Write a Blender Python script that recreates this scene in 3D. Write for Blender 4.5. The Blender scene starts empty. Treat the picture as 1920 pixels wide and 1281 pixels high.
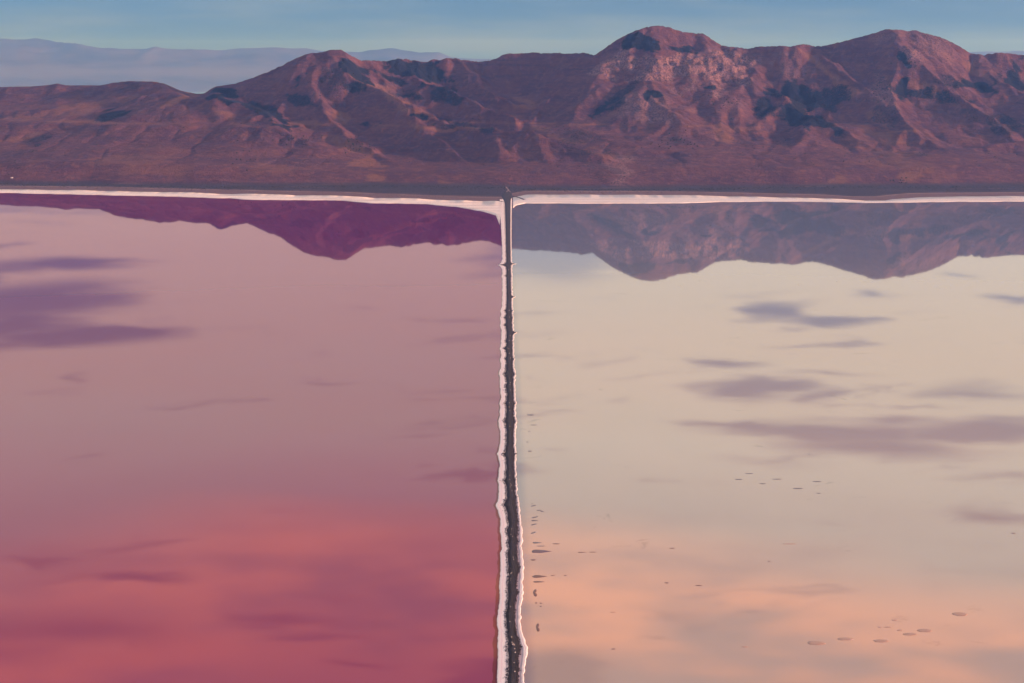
import bpy, bmesh, math, random
import numpy as np, time
T0 = time.time()
np.seterr(over='ignore')
from mathutils import Vector, Matrix

# ------------------------------------------------------------------ camera
H = 562.0                      # camera height above the lake (m)
FPX = 2667.0                   # focal length in photo pixels (1920 wide)
CX, CY = 960.0, 640.5
PITCH = math.atan(535.5 / FPX)
scene = bpy.context.scene
COL = scene.collection
cam_data = bpy.data.cameras.new('camera')
cam_data.sensor_width = 36.0
cam_data.lens = 36.0 * FPX / 1920.0
cam_data.clip_start = 1.0
cam_data.clip_end = 200000.0
cam = bpy.data.objects.new('camera', cam_data)
cam.location = (0, 0, H)
cam.rotation_euler = (math.pi / 2 - PITCH, 0, 0)
COL.objects.link(cam)
scene.camera = cam

# ------------------------------------------------------------------ exposure
scene.view_settings.view_transform = 'Standard'
scene.view_settings.look = 'None'
scene.view_settings.gamma = 1.0
scene.view_settings.use_curve_mapping = False
scene.view_settings.exposure = 0.64
scene.cycles.max_bounces = 4
scene.cycles.diffuse_bounces = 1
scene.cycles.glossy_bounces = 2
scene.cycles.transmission_bounces = 2
scene.cycles.volume_bounces = 1
scene.cycles.transparent_max_bounces = 6
scene.cycles.use_denoising = True

# ------------------------------------------------------------------ pixel <-> world helpers (survey of the photo)
CP, SP = math.cos(PITCH), math.sin(PITCH)
def ray(px, py):
    a, b = (px - CX) / FPX, -(py - CY) / FPX
    return np.array([a, CP + b * SP, -SP + b * CP])
def at_dist(px, py, D):
    r = ray(px, py); k = D / r[1]
    return np.array([r[0] * k, D, H + r[2] * k])
def ground(px, py):
    r = ray(px, py); k = -H / r[2]
    return r[0] * k, r[1] * k
def project(X, Y, Z):
    dz = Z - H
    dep = Y * CP - dz * SP
    return CX + FPX * X / dep, CY - FPX * (Y * SP + dz * CP) / dep

# ------------------------------------------------------------------ sky
SUN_AZ = math.radians(103)      # clockwise from +Y: low sun to the right and behind the camera
SUN_EL = math.radians(9.5)
world = bpy.data.worlds.new('World')
scene.world = world
world.use_nodes = True
W = world.node_tree
world.cycles.sampling_method = 'MANUAL'; world.cycles.sample_map_resolution = 256
W.nodes.clear()

class NT:
    """small node-graph writer"""
    def __init__(s, tree): s.t = tree; s.n = tree.nodes; s.l = tree.links
    def put(s, sock, v):
        if v is None: return
        if isinstance(v, bpy.types.NodeSocket): s.l.new(v, sock)
        else:
            if sock.type == 'RGBA' and len(v) == 3: v = (*v, 1.0)
            sock.default_value = v
    def math(s, op, a, b=None, c=None, clamp=False):
        n = s.n.new('ShaderNodeMath'); n.operation = op; n.use_clamp = clamp
        s.put(n.inputs[0], a); s.put(n.inputs[1], b)
        if c is not None: s.put(n.inputs[2], c)
        return n.outputs[0]
    def vmath(s, op, a, b=None):
        n = s.n.new('ShaderNodeVectorMath'); n.operation = op
        s.put(n.inputs[0], a)
        if b is not None:
            s.put(n.inputs[3] if op == 'SCALE' else n.inputs[1], b)
        return n.outputs['Value'] if op in ('LENGTH', 'DOT_PRODUCT', 'DISTANCE') else n.outputs[0]
    def ramp01(s, v, a, b, lo=0.0, hi=1.0, smooth=True):
        n = s.n.new('ShaderNodeMapRange'); n.interpolation_type = 'SMOOTHSTEP' if smooth else 'LINEAR'
        s.put(n.inputs[0], v); s.put(n.inputs[1], a); s.put(n.inputs[2], b); s.put(n.inputs[3], lo); s.put(n.inputs[4], hi)
        return n.outputs[0]
    def mix(s, f, a, b, mode='MIX'):
        n = s.n.new('ShaderNodeMix'); n.data_type = 'RGBA'; n.blend_type = mode; n.clamp_factor = True
        s.put(n.inputs[0], f); s.put(n.inputs[6], a); s.put(n.inputs[7], b)
        return n.outputs[2]
    def noise(s, vec, scale, detail=4.0, rough=0.55, distort=0.0, color=False, dim='3D'):
        n = s.n.new('ShaderNodeTexNoise'); n.noise_dimensions = dim
        s.put(n.inputs['Vector'], vec); n.inputs['Scale'].default_value = scale
        n.inputs['Detail'].default_value = detail; n.inputs['Roughness'].default_value = rough
        n.inputs['Distortion'].default_value = distort
        return n.outputs['Color'] if color else n.outputs[0]
    def mapping(s, vec, loc=(0, 0, 0), rot=(0, 0, 0), scale=(1, 1, 1), kind='POINT'):
        n = s.n.new('ShaderNodeMapping'); n.vector_type = kind
        s.put(n.inputs[0], vec); n.inputs[1].default_value = loc; n.inputs[2].default_value = rot; n.inputs[3].default_value = scale
        return n.outputs[0]
    def sep(s, v):
        n = s.n.new('ShaderNodeSeparateXYZ'); s.put(n.inputs[0], v); return n.outputs
    def comb(s, x, y, z):
        n = s.n.new('ShaderNodeCombineXYZ'); s.put(n.inputs[0], x); s.put(n.inputs[1], y); s.put(n.inputs[2], z); return n.outputs[0]
    def ramp(s, v, stops):
        n = s.n.new('ShaderNodeValToRGB'); e = n.color_ramp.elements
        while len(e) < len(stops): e.new(0.5)
        for k, (p, c) in enumerate(stops):
            e[k].position = p; e[k].color = (*c, 1.0)
        s.put(n.inputs[0], v); return n.outputs[0]

w = NT(W)
tc = W.nodes.new('ShaderNodeTexCoord')
direc = tc.outputs['Generated']
dx, dy, dz = w.sep(direc)
sky = W.nodes.new('ShaderNodeTexSky')
sky.sky_type = 'NISHITA'; sky.sun_disc = False
sky.sun_elevation = SUN_EL; sky.sun_rotation = SUN_AZ
sky.altitude = 1300; sky.air_density = 1.0; sky.dust_density = 0.3; sky.ozone_density = 4.0
clear = w.mix(1.0, sky.outputs[0], w.ramp(dz, [(0.0, (0.030, 0.063, 0.168)), (0.05, (0.047, 0.072, 0.130)), (0.14, (0.058, 0.090, 0.140))]), 'MULTIPLY')
veil = w.noise(w.mapping(direc, scale=(5, 5, 42)), 1.0, 3.0, 0.6)
clear = w.mix(w.ramp01(veil, 0.38, 0.70, 0.16, 0.55), clear, (0.31, 0.39, 0.46))
# cloud deck: direction projected on a level layer, so the cloud cover recedes in true perspective
zc = w.math('MAXIMUM', dz, 0.02)
uv = w.comb(w.math('DIVIDE', dx, zc), w.math('DIVIDE', dy, zc), 0.0)
n_big = w.noise(w.mapping(uv, scale=(0.55, 0.9, 1)), 1.0, 2.0, 0.55, dim='2D')
n_mid = w.noise(w.mapping(uv, scale=(1.5, 2.6, 1)), 1.3, 3.0, 0.55, dim='2D')
uvw = w.vmath('ADD', uv, w.comb(w.math('MULTIPLY_ADD', n_mid, 0.6, -0.3), w.math('MULTIPLY_ADD', n_mid, 0.36, -0.18), 0.0))
elev = w.math('ADD', dz, w.math('MULTIPLY', w.math('SUBTRACT', n_big, 0.5), 0.10))
deck = w.ramp(elev, [(0.00, (1.02, 0.90, 0.74)), (0.20, (1.05, 0.94, 0.78)), (0.26, (1.02, 1.03, 0.91)),
                     (0.310, (0.88, 0.91, 0.83)), (0.352, (2.15, 0.96, 0.56)), (0.398, (2.60, 0.96, 0.44)),
                     (0.435, (0.60, 0.48, 0.50)), (0.60, (0.40, 0.46, 0.66)), (1.0, (0.32, 0.42, 0.76))])
# the glowing lower faces are broken by grey
glow_gap = w.math('MULTIPLY', w.ramp01(n_mid, 0.34, 0.72, 0.0, 0.95), w.ramp01(dz, 0.28, 0.37))
deck = w.mix(glow_gap, deck, (0.56, 0.50, 0.52))
# breaks and grey patches of the cloud cover, centre / half sizes given where the lake mirrors them
def cloud_patch(px, py, hw, hh, tilt, s):
    """signed strength of one elliptical break: s at its middle, falling to zero at 1.25 radii"""
    x0, y0 = ground(px, py); xa, _ = ground(px + hw, py)
    _, yb = ground(px, py - hh); _, yc = ground(px, py + hh)
    a, d = (xa - x0) / H, (yb - yc) / 2 / H
    n = W.nodes.new('ShaderNodeVectorMath'); n.operation = 'MULTIPLY_ADD'
    w.put(n.inputs[0], uvw); n.inputs[1].default_value = (1 / a, 1 / d, 0); n.inputs[2].default_value = (-x0 / H / a, -y0 / H / d, 0)
    return w.math('MULTIPLY_ADD', w.vmath('LENGTH', n.outputs[0]), -s, s * 1.25)
PATCHES = [  # px, py, half width, half height, tilt, strength
    (1450, 584, 95, 19, 0, 1.0), (1545, 602, 85, 15, 0, .9), (1370, 678, 85, 14, 0.08, .8), (1395, 730, 100, 26, 0.05, .9), (1515, 745, 60, 14, 0.05, .6),
    (1560, 699, 130, 7, -0.02, .5), (1850, 735, 130, 22, 0.03, .6), (1640, 550, 70, 10, 0.1, .55), (1900, 560, 60, 12, 0.05, .8),
    (1810, 515, 45, 9, 0.0, .5), (1380, 799, 170, 13, 0, .95), (1600, 806, 340, 25, 0.0, 1.0), (1660, 835, 250, 34, 0.10, .8), (1900, 800, 250, 20, 0.0, .9),
    (1890, 962, 110, 26, 0.05, .7), (1880, 895, 110, 14, 0.05, .45), (1070, 670, 30, 8, 0, .3), (1140, 680, 40, 8, 0, .3),
    (1270, 1150, 150, 12, -0.15, .4), (1060, 1265, 210, 50, 0.0, 1.1), (1500, 1290, 200, 25, 0, .4),
    (110, 495, 170, 15, 0.0, 1.0), (70, 562, 210, 46, 0.02, .95), (160, 628, 180, 22, 0.02, 1.0), (40, 605, 170, 52, 0, .85), (-40, 520, 90, 40, 0, .8), (300, 618, 70, 12, 0, .4), (20, 460, 50, 8, 0, .5),
    (120, 712, 45, 16, 0, .45), (590, 665, 50, 8, 0, .25), (220, 1090, 110, 26, 0.0, .8), (60, 1200, 300, 70, 0.0, .6),
    (560, 1155, 190, 18, -0.06, .6), (620, 1190, 130, 14, 0, .5), (860, 1285, 150, 38, 0, 1.1), (600, 1262, 110, 16, 0, .6),
]
gap = None
for p in PATCHES:
    g = cloud_patch(*p)
    gap = g if gap is None else w.math('MAXIMUM', gap, g)
n_wisp = w.noise(w.mapping(uvw, loc=(3.1, 1.7, 0), scale=(1.1, 3.6, 1)), 1.5, 4.0, 0.6, dim='2D')
gap = w.math('MAXIMUM', w.ramp01(gap, 0.0, 0.9), w.math('MULTIPLY', w.ramp01(n_wisp, 0.60, 0.76, 0.0, 0.7), w.ramp01(dz, 0.14, 0.20)))
patch_col = w.ramp(dz, [(0.10, (0.15, 0.25, 0.44)), (0.22, (0.13, 0.19, 0.36)), (0.33, (0.26, 0.22, 0.30)), (0.45, (0.24, 0.18, 0.22))])
gap = w.math('MULTIPLY', gap, 0.9)
deck = w.mix(gap, deck, patch_col)
edge = w.math('ADD', dz, w.math('MULTIPLY', w.math('SUBTRACT', n_mid, 0.5), 0.045))
cover = w.ramp01(edge, 0.070, 0.112)
# one clear slot under the deck straight ahead
x0, y0 = ground(1030, 478)
slot = W.nodes.new('ShaderNodeVectorMath'); slot.operation = 'MULTIPLY_ADD'
w.put(slot.inputs[0], uvw); slot.inputs[1].default_value = (1 / 0.36, 1 / 0.9, 0); slot.inputs[2].default_value = (-x0 / H / 0.36, -y0 / H / 0.9, 0)
cover = w.math('MULTIPLY', cover, w.ramp01(w.vmath('LENGTH', slot.outputs[0]), 0.5, 1.4, 0.45, 1.0))
skycol = w.mix(cover, clear, deck)
bg = W.nodes.new('ShaderNodeBackground'); bg.inputs[1].default_value = 0.63
W.links.new(skycol, bg.inputs[0])
wo = W.nodes.new('ShaderNodeOutputWorld'); W.links.new(bg.outputs[0], wo.inputs[0])

# ------------------------------------------------------------------ sun
sl = bpy.data.lights.new('sun', 'SUN'); sl.energy = 4.7; sl.angle = math.radians(3); sl.color = (1.0, 0.55, 0.42)
so = bpy.data.objects.new('sun', sl); COL.objects.link(so)
sd = Vector((math.sin(SUN_AZ) * math.cos(SUN_EL), math.cos(SUN_AZ) * math.cos(SUN_EL), math.sin(SUN_EL)))
so.rotation_euler = sd.to_track_quat('Z', 'Y').to_euler()
so.location = (3000, -2000, 2500)

# ------------------------------------------------------------------ object helpers
def tag(o, label=None, cat=None, group=None, kind=None):
    if label: o['label'] = label
    if cat: o['category'] = cat
    if group: o['group'] = group
    if kind: o['kind'] = kind
    return o
def mesh_np(name, verts, faces, mat, parent=None, smooth=True):
    me = bpy.data.meshes.new(name)
    v = np.asarray(verts, dtype=np.float32); f = np.asarray(faces, dtype=np.int32)
    n = f.shape[1]
    me.vertices.add(len(v)); me.vertices.foreach_set('co', v.ravel())
    me.loops.add(f.size); me.loops.foreach_set('vertex_index', f.ravel())
    me.polygons.add(len(f)); me.polygons.foreach_set('loop_start', np.arange(0, f.size, n, dtype=np.int32))
    me.polygons.foreach_set('loop_total', np.full(len(f), n, dtype=np.int32))
    me.polygons.foreach_set('use_smooth', np.full(len(f), smooth, dtype=bool))
    me.update(calc_edges=True); me.validate()
    if mat: me.materials.append(mat)
    o = bpy.data.objects.new(name, me); COL.objects.link(o)
    if parent: o.parent = parent
    return o
def grid_faces(nr, nc):
    i = np.arange(nr * nc).reshape(nr, nc)
    return np.stack([i[:-1, :-1], i[:-1, 1:], i[1:, 1:], i[1:, :-1]], -1).reshape(-1, 4)
def add_attr(o, name, arr, kind='FLOAT'):
    a = o.data.attributes.new(name, kind, 'POINT')
    a.data.foreach_set('color' if kind == 'FLOAT_COLOR' else 'value', np.asarray(arr, dtype=np.float32).ravel())
def new_mat(name):
    m = bpy.data.materials.new(name); m.use_nodes = True
    t = m.node_tree; t.nodes.clear()
    out = t.nodes.new('ShaderNodeOutputMaterial'); b = t.nodes.new('ShaderNodeBsdfPrincipled')
    t.links.new(b.outputs[0], out.inputs[0])
    g = NT(t); g.b = b; g.out = out
    pos = t.nodes.new('ShaderNodeNewGeometry'); g.pos = pos.outputs['Position']
    return m, g
def attr(g, name, col=False):
    n = g.n.new('ShaderNodeAttribute'); n.attribute_name = name
    return n.outputs['Color'] if col else n.outputs['Fac']
def bump(g, h, strength, dist):
    n = g.n.new('ShaderNodeBump'); n.inputs['Strength'].default_value = strength; n.inputs['Distance'].default_value = dist
    g.put(n.inputs['Height'], h); g.l.new(n.outputs[0], g.b.inputs['Normal'])

# ------------------------------------------------------------------ noise in numpy
def _hash(ix, iy, seed):
    n = ix.astype(np.int32) * np.int32(374761393) + iy.astype(np.int32) * np.int32(668265263) + np.int32((seed * 974634777) % 2147483647)
    n = (n ^ (n >> 13)) * np.int32(1274126177)
    n = n ^ (n >> 16)
    return (n & 0xFFFF).astype(np.float32) * np.float32(1 / 65535)
_ga = np.linspace(0, 2 * np.pi, 257).astype(np.float32)
_GC, _GS = np.cos(_ga), np.sin(_ga)
def perlin(x, y, seed=0):
    ix = np.floor(x); iy = np.floor(y); fx = x - ix; fy = y - iy
    ux = fx * fx * fx * (fx * (fx * 6 - 15) + 10); uy = fy * fy * fy * (fy * (fy * 6 - 15) + 10)
    def g(ox, oy):
        a = (_hash(ix + ox, iy + oy, seed) * 255).astype(np.int32)
        return _GC[a] * (fx - ox) + _GS[a] * (fy - oy)
    a = g(0, 0) * (1 - ux) + g(1, 0) * ux; b = g(0, 1) * (1 - ux) + g(1, 1) * ux
    return (a * (1 - uy) + b * uy) * 1.5
def fbm(x, y, oct=5, seed=0, gain=0.5):
    r = np.zeros_like(x); a = 1.0
    for k in range(oct):
        r += a * perlin(x * 2 ** k + 17.3 * k, y * 2 ** k - 9.1 * k, seed + k); a *= gain
    return r
def sstep(a, b, x):
    t = np.clip((x - a) / (b - a), 0, 1); return t * t * (3 - 2 * t)

# ------------------------------------------------------------------ shoreline (top and water edge of the salt band), photo survey
SALT_L_TOP = [(-700, 349), (-200, 354), (0, 356), (100, 357), (213, 359), (330, 362), (427, 364), (530, 366), (640, 368.5), (720, 372), (800, 375), (860, 377), (905, 378), (940, 378)]
SALT_L_BOT = [(-700, 355), (-200, 360), (0, 362), (100, 364), (213, 366.5), (330, 369), (427, 372.5), (480, 375), (640, 376), (690, 381), (800, 383), (860, 389), (905, 397), (930, 404), (938, 425)]
SALT_R_TOP = [(962, 371), (985, 366.5), (1010, 366), (1150, 366), (1280, 367), (1400, 369.5), (1500, 372), (1560, 373.5), (1620, 377), (1660, 377), (1690, 374), (1720, 371), (1780, 369.8), (1920, 368.5), (2200, 367), (2700, 366)]
SALT_R_BOT = [(960, 392), (968, 385), (985, 381.5), (1050, 382), (1150, 382), (1280, 381.5), (1350, 379), (1450, 378), (1550, 379), (1620, 380.5), (1700, 380), (1760, 379), (1920, 378), (2200, 377), (2700, 376)]
def gp(lst): return np.array([ground(*p) for p in lst])
gLT, gLB, gRT, gRB = gp(SALT_L_TOP), gp(SALT_L_BOT), gp(SALT_R_TOP), gp(SALT_R_BOT)
shore_pts = np.vstack([gLT, gRT])
def shoreY(X): return np.interp(X, shore_pts[:, 0], shore_pts[:, 1])

# ------------------------------------------------------------------ mountain range
RIDGES = [
    # crest of the low hills on the left and its spur in front of the first peak
    [(-600, 172, 9300), (-200, 168, 9200), (0, 165, 9100), (107, 160, 9050), (190, 163, 8900), (245, 155, 8700), (290, 156, 8500), (340, 172, 8100), (372, 179, 7800), (430, 196, 7600), (485, 216, 7400), (530, 238, 7200), (600, 272, 6900), (680, 312, 6600)],
    [(60, 322, 6560), (95, 314, 6580), (140, 325, 6540)],
    # main crest
    [(385, 178, 8500), (440, 160, 8450), (520, 130, 8350), (580, 103, 8250), (625, 97, 8150), (680, 117, 8250), (745, 114, 8350), (822, 115, 8450), (850, 112, 8500), (905, 119, 8550), (945, 104, 8500), (1000, 101, 8450), (1060, 104, 8400), (1112, 106, 8300), (1160, 75, 8230), (1215, 53, 8190), (1235, 51, 8190), (1280, 63, 8200), (1320, 66, 8200), (1360, 90, 8200), (1415, 91, 8170), (1480, 91, 8150), (1510, 86, 8200), (1545, 89, 8250), (1640, 65, 8220), (1690, 59, 8200), (1730, 64, 8200), (1805, 93, 8150), (1845, 106, 8150), (1870, 102, 8100), (1920, 107, 8100), (2050, 100, 8150), (2250, 118, 8200)],
    # spurs of the left peak
    [(600, 102, 8230), (590, 160, 7850), (620, 210, 7500), (660, 255, 7100), (710, 300, 6750), (760, 335, 6450)],
    [(520, 130, 8350), (500, 180, 8000), (545, 225, 7600)],
    [(640, 97, 8150), (670, 140, 7900), (720, 170, 7650), (770, 205, 7350), (830, 232, 7100), (900, 243, 6950), (1000, 250, 6800), (1080, 272, 6650), (1140, 290, 6520), (1152, 322, 6420)],
    [(770, 205, 7350), (800, 260, 6950), (850, 310, 6600), (880, 335, 6450)],
    [(1000, 250, 6800), (1020, 300, 6550), (1040, 335, 6420)],
    [(760, 114, 8400), (800, 160, 8000), (860, 185, 7800), (920, 205, 7600), (975, 218, 7450)],
    [(850, 112, 8500), (890, 160, 8150), (950, 190, 7850), (990, 208, 7700)],
    [(1060, 104, 8400), (1080, 150, 8000), (1050, 190, 7750), (1010, 222, 7500)],
    # castle massif
    [(1160, 75, 8230), (1150, 130, 8000), (1130, 180, 7750), (1090, 222, 7450)],
    [(1235, 51, 8190), (1240, 108, 8020), (1215, 170, 7750), (1215, 200, 7550), (1260, 232, 7250), (1290, 272, 6950), (1310, 312, 6650)],
    [(1310, 66, 8200), (1330, 112, 8010), (1340, 170, 7750)],
    [(1400, 92, 8180), (1400, 165, 7800), (1470, 186, 7600), (1530, 222, 7350), (1590, 252, 7150), (1660, 290, 6850), (1700, 322, 6600)],
    [(1470, 186, 7600), (1440, 240, 7200), (1450, 290, 6850), (1430, 322, 6600)],
    [(1400, 165, 7800), (1350, 232, 7250), (1340, 292, 6850)],
    # right massif
    [(1510, 86, 8200), (1550, 120, 8000), (1600, 155, 7750), (1640, 195, 7500), (1700, 235, 7200), (1760, 275, 6900), (1820, 312, 6650)],
    [(1665, 58, 8200), (1700, 105, 7950), (1760, 150, 7700), (1810, 185, 7500), (1860, 225, 7250), (1900, 262, 6950)],
    [(1700, 105, 7950), (1660, 160, 7650), (1680, 212, 7350)],
    [(1870, 102, 8100), (1880, 150, 7850), (1930, 185, 7600), (1980, 232, 7200), (2010, 290, 6800)],
    [(1790, 302, 6750), (1850, 272, 6850), (1920, 264, 6900), (2000, 272, 6900)],
    [(2050, 100, 8150), (2080, 170, 7700), (2120, 250, 7000)],
    # low spurs in front of the right massif and between the fans
    [(1530, 222, 7350), (1500, 262, 7000), (1480, 300, 6720), (1468, 330, 6500)], [(1590, 252, 7150), (1600, 288, 6850), (1580, 325, 6600)],
    [(1215, 200, 7550), (1240, 240, 7200), (1200, 285, 6850), (1185, 325, 6600)], [(1400, 165, 7800), (1395, 240, 7200), (1402, 290, 6850), (1400, 328, 6580)],
    [(1700, 235, 7200), (1690, 270, 6950), (1665, 305, 6720)], [(1760, 275, 6900), (1752, 300, 6780), (1740, 330, 6600)], [(1290, 272, 6950), (1255, 305, 6720), (1240, 332, 6520)],
    [(920, 245, 6920), (930, 285, 6650), (945, 320, 6480)],
]
SKYLINE = [(-400, 169), (-200, 168), (0, 166), (60, 165), (95, 162), (107, 159), (125, 163), (190, 163), (205, 159), (240, 155), (290, 156), (310, 160), (340, 173), (370, 179), (382, 178), (400, 166), (440, 160), (480, 147), (520, 130), (555, 112), (580, 103), (600, 102), (617, 97), (640, 96), (660, 108), (678, 117), (690, 116), (725, 118), (745, 113), (760, 114), (800, 120), (812, 113), (822, 117), (835, 112), (850, 112), (880, 117), (905, 119), (930, 113), (945, 104), (985, 103), (1000, 101), (1020, 103), (1045, 102), (1060, 104), (1100, 102), (1112, 107), (1130, 96), (1160, 75), (1190, 61), (1215, 53), (1235, 51), (1255, 54), (1280, 63), (1310, 66), (1320, 66), (1348, 85), (1360, 90), (1385, 92), (1405, 95), (1415, 91), (1475, 89), (1480, 92), (1495, 87), (1510, 86), (1530, 90), (1545, 89), (1580, 81), (1640, 65), (1660, 58), (1690, 59), (1705, 62), (1715, 59), (1730, 64), (1770, 75), (1805, 93), (1820, 103), (1845, 106), (1870, 102), (1890, 103), (1920, 107), (2050, 102), (2250, 116)]

gx = np.arange(-4800, 4801, 9.0)
gy = np.concatenate([np.arange(5500, 6300, 10.0), np.arange(6300, 8700, 7.5), np.arange(8700, 9300, 12.0), np.arange(9300, 11000, 40.0)])
gx = gx.astype(np.float32); gy = gy.astype(np.float32)
GX, GY = np.meshgrid(gx, gy)
NR, NC = GX.shape
wx = GX + 70 * fbm(GX / 700, GY / 700, 4, 5); wy = GY + 70 * fbm(GX / 700, GY / 700, 4, 9)

def ridge_field(step):
    """smooth maximum of concave slopes falling away from every ridge line (on a coarser grid, then interpolated)"""
    PW = 11.0
    acc = np.zeros((len(range(0, NR, step)), len(range(0, NC, step))))
    x = wx[::step, ::step]; y = wy[::step, ::step]
    for k, line in enumerate(RIDGES):
        P = np.array([at_dist(*p) for p in line])
        best = np.zeros_like(acc)
        for a, b in zip(P[:-1], P[1:]):
            ab = b[:2] - a[:2]; L2 = ab @ ab
            t = np.clip(((x - a[0]) * ab[0] + (y - a[1]) * ab[1]) / L2, 0, 1)
            d = np.hypot(x - (a[0] + t * ab[0]), y - (a[1] + t * ab[1]))
            hr = np.maximum(a[2] + t * (b[2] - a[2]), 5.0)
            main = k in (0, 2)
            sl = 0.40 if k == 0 else 0.78 if main else 0.92
            e = hr * np.exp(-np.power(d * sl / (hr * 0.8 + 60), 1.08))
            best = np.maximum(best, e)
        acc += best ** PW
    return acc ** (1 / PW)
def upsample(c, step):
    r = np.arange(0, NR, step); q = np.arange(0, NC, step)
    t = np.empty((len(r), NC))
    for i in range(len(r)): t[i] = np.interp(np.arange(NC), q, c[i])
    o = np.empty((NR, NC)); ri = np.clip(np.arange(NR) / step, 0, len(r) - 1.0001)
    i0 = ri.astype(int); f = (ri - i0)[:, None]
    return t[i0] * (1 - f) + t[np.minimum(i0 + 1, len(r) - 1)] * f
def blur(a, n):
    for _ in range(n):
        a = (np.pad(a, ((1, 1), (0, 0)), 'edge')[2:] + np.pad(a, ((1, 1), (0, 0)), 'edge')[:-2] + 2 * a) / 4
        a = (np.pad(a, ((0, 0), (1, 1)), 'edge')[:, 2:] + np.pad(a, ((0, 0), (1, 1)), 'edge')[:, :-2] + 2 * a) / 4
    return a
HF = upsample(blur(ridge_field(2), 1), 2)
# foot of the range: the slopes run out on the plain
foot_pts = np.array([ground(*p) for p in ((-700, 342), (0, 346.5), (400, 352.5), (700, 352), (950, 356), (1140, 357), (1300, 356), (1600, 354), (1920, 353), (2600, 351))])
footY = np.interp(GX, foot_pts[:, 0], foot_pts[:, 1]) + 45 * fbm(GX / 500, GX * 0 + 3.1, 3, 21)
fd = np.maximum(GY - footY, 0)
apron = 0.058 * fd + 0.00003 * fd * fd
apron = np.minimum(apron, 150 + 0.02 * fd) * (1 + 0.35 * (1 - sstep(-1750, -1150, GX)))
smooth_left = blur(HF, 45)
lw = 1 - sstep(-1750, -1150, GX)
HF = HF * (1 - 0.82 * lw) + smooth_left * 0.82 * lw
HF = HF * sstep(0, 260, fd)
HF = (HF ** 5 + apron ** 5 + 1.0) ** 0.2
HF = HF * sstep(-60, 90, GY - footY)
HF = np.maximum(HF, 0) * (1 - sstep(3900, 4700, np.abs(GX))) * (1 - sstep(9500, 10800, GY))

# gully carving: stripes that run down the local slope, in octaves
def erosion(h, amp, wl, octs):
    dYg, dXg = np.gradient(h, gy, gx)
    dXg = blur(dXg, 6); dYg = blur(dYg, 6)
    add = np.zeros_like(h); gxs = dXg.copy(); gys = dYg.copy()
    a = amp; f = 1.0 / wl
    for o in range(octs):
        x = GX * f; y = GY * f
        ix = np.floor(x); iy = np.floor(y); fx = x - ix; fy = y - iy
        gl = np.sqrt(gxs ** 2 + gys ** 2) + 1e-6
        s = np.minimum(gl * 2.2, 1.0)
        px_, py_ = -gys / gl * s, gxs / gl * s      # across the slope
        num = np.zeros_like(h); nd = np.zeros_like(h); wt = np.zeros_like(h)
        for i in (-1, 0, 1, 2):
            for j in (-1, 0, 1, 2):
                qx = fx - i - (_hash(ix + i, iy + j, 91 + o) - 0.5) * 0.8
                qy = fy - j - (_hash(ix + i, iy + j, 53 + o) - 0.5) * 0.8
                wgt = np.exp(-2.0 * (qx * qx + qy * qy)); ph = (qx * px_ + qy * py_) * 2 * np.pi
                num += np.cos(ph) * wgt; nd += -np.sin(ph) * wgt; wt += wgt
        c = num / wt; d = nd / wt
        sl = np.minimum(gl * 2.5, 1.0)
        tri = 1 - 2 * np.arccos(np.clip(c, -1, 1)) / np.pi
        add += a * sl * (0.35 * c + 0.65 * tri - 0.25)
        gxs = gxs + 0.9 * a * f * 2 * np.pi * d * px_ * sl
        gys = gys + 0.9 * a * f * 2 * np.pi * d * py_ * sl
        a *= 0.48; f *= 2.0
    return add
rel = sstep(8, 120, HF)
HF = HF + rel * (14 * fbm(GX / 520, GY / 520, 3, 31))
hi = sstep(60, 420, HF)
HF = HF + rel * (0.55 + 0.45 * hi) * (1 - 0.30 * lw) * erosion(HF, 25.0, 330.0, 4)
HF = np.maximum(HF, 0)
# dry washes running down the lower slopes and fans
nw = perlin(GX / 190 + 0.5 * fbm(GX / 400, GY / 400, 3, 811), GY / 900, 813); nw2 = perlin(GX / 85 + 0.6 * fbm(GX / 220, GY / 220, 3, 815), GY / 520, 817)
HF = HF - rel * (1 - 0.7 * hi) * (4.5 * np.exp(-(nw / 0.09) ** 2) + 1.5 * np.exp(-(nw2 / 0.10) ** 2))
# old lake benches: short level treads cut across the slopes
for zb, wd in ((212.0, 9.0), (118.0, 6.0)):
    m = np.exp(-((HF - zb) / (wd * 2.2)) ** 2) * sstep(-0.25, 0.2, fbm(GX / 800, GY / 800, 2, 77))
    HF = HF + m * (zb - HF) * 0.75
# castle massif: rock bands break the slope into risers and ledges
pxs, pys = project(GX, GY, HF)
ROUGH = 0.75 * fbm(GX / 230, GY / 230, 6, 3, 0.66)
WPX = 16 * fbm(GX / 260, GY / 260, 3, 701); WPY = 9 * fbm(GX / 260, GY / 260, 3, 703)
def blob(px, py, hw, hh, ang=0.0, soft=0.38):
    c, s = math.cos(math.radians(ang)), math.sin(math.radians(ang))
    qx = pxs - px + WPX; qy = pys - py + WPY
    u = (qx * c + qy * s) / hw; v = (-qx * s + qy * c) / hh
    r = np.sqrt(u * u + v * v) + ROUGH
    return 1 - sstep(1 - soft, 1 + soft, r)
front = sstep(0, 1, (8350 - GY) / 200)
cliff = np.zeros_like(HF)
for b in ((1150, 112, 34, 14, -35), (1180, 120, 45, 16, 0), (1240, 125, 60, 20, 0), (1300, 122, 60, 26, 5), (1360, 132, 55, 38, 10), (1200, 148, 45, 8, 0), (1390, 150, 30, 22, 0)):
    cliff = np.maximum(cliff, blob(*b) * front)
cl = cliff * sstep(380, 430, HF)
q = HF + 14 * fbm(GX / 120, GY / 120, 4, 66)
st = 46.0
fr = q / st - np.floor(q / st)
HF = HF + cl * st * 0.62 * (sstep(0.30, 0.62, fr) - fr)
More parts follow.
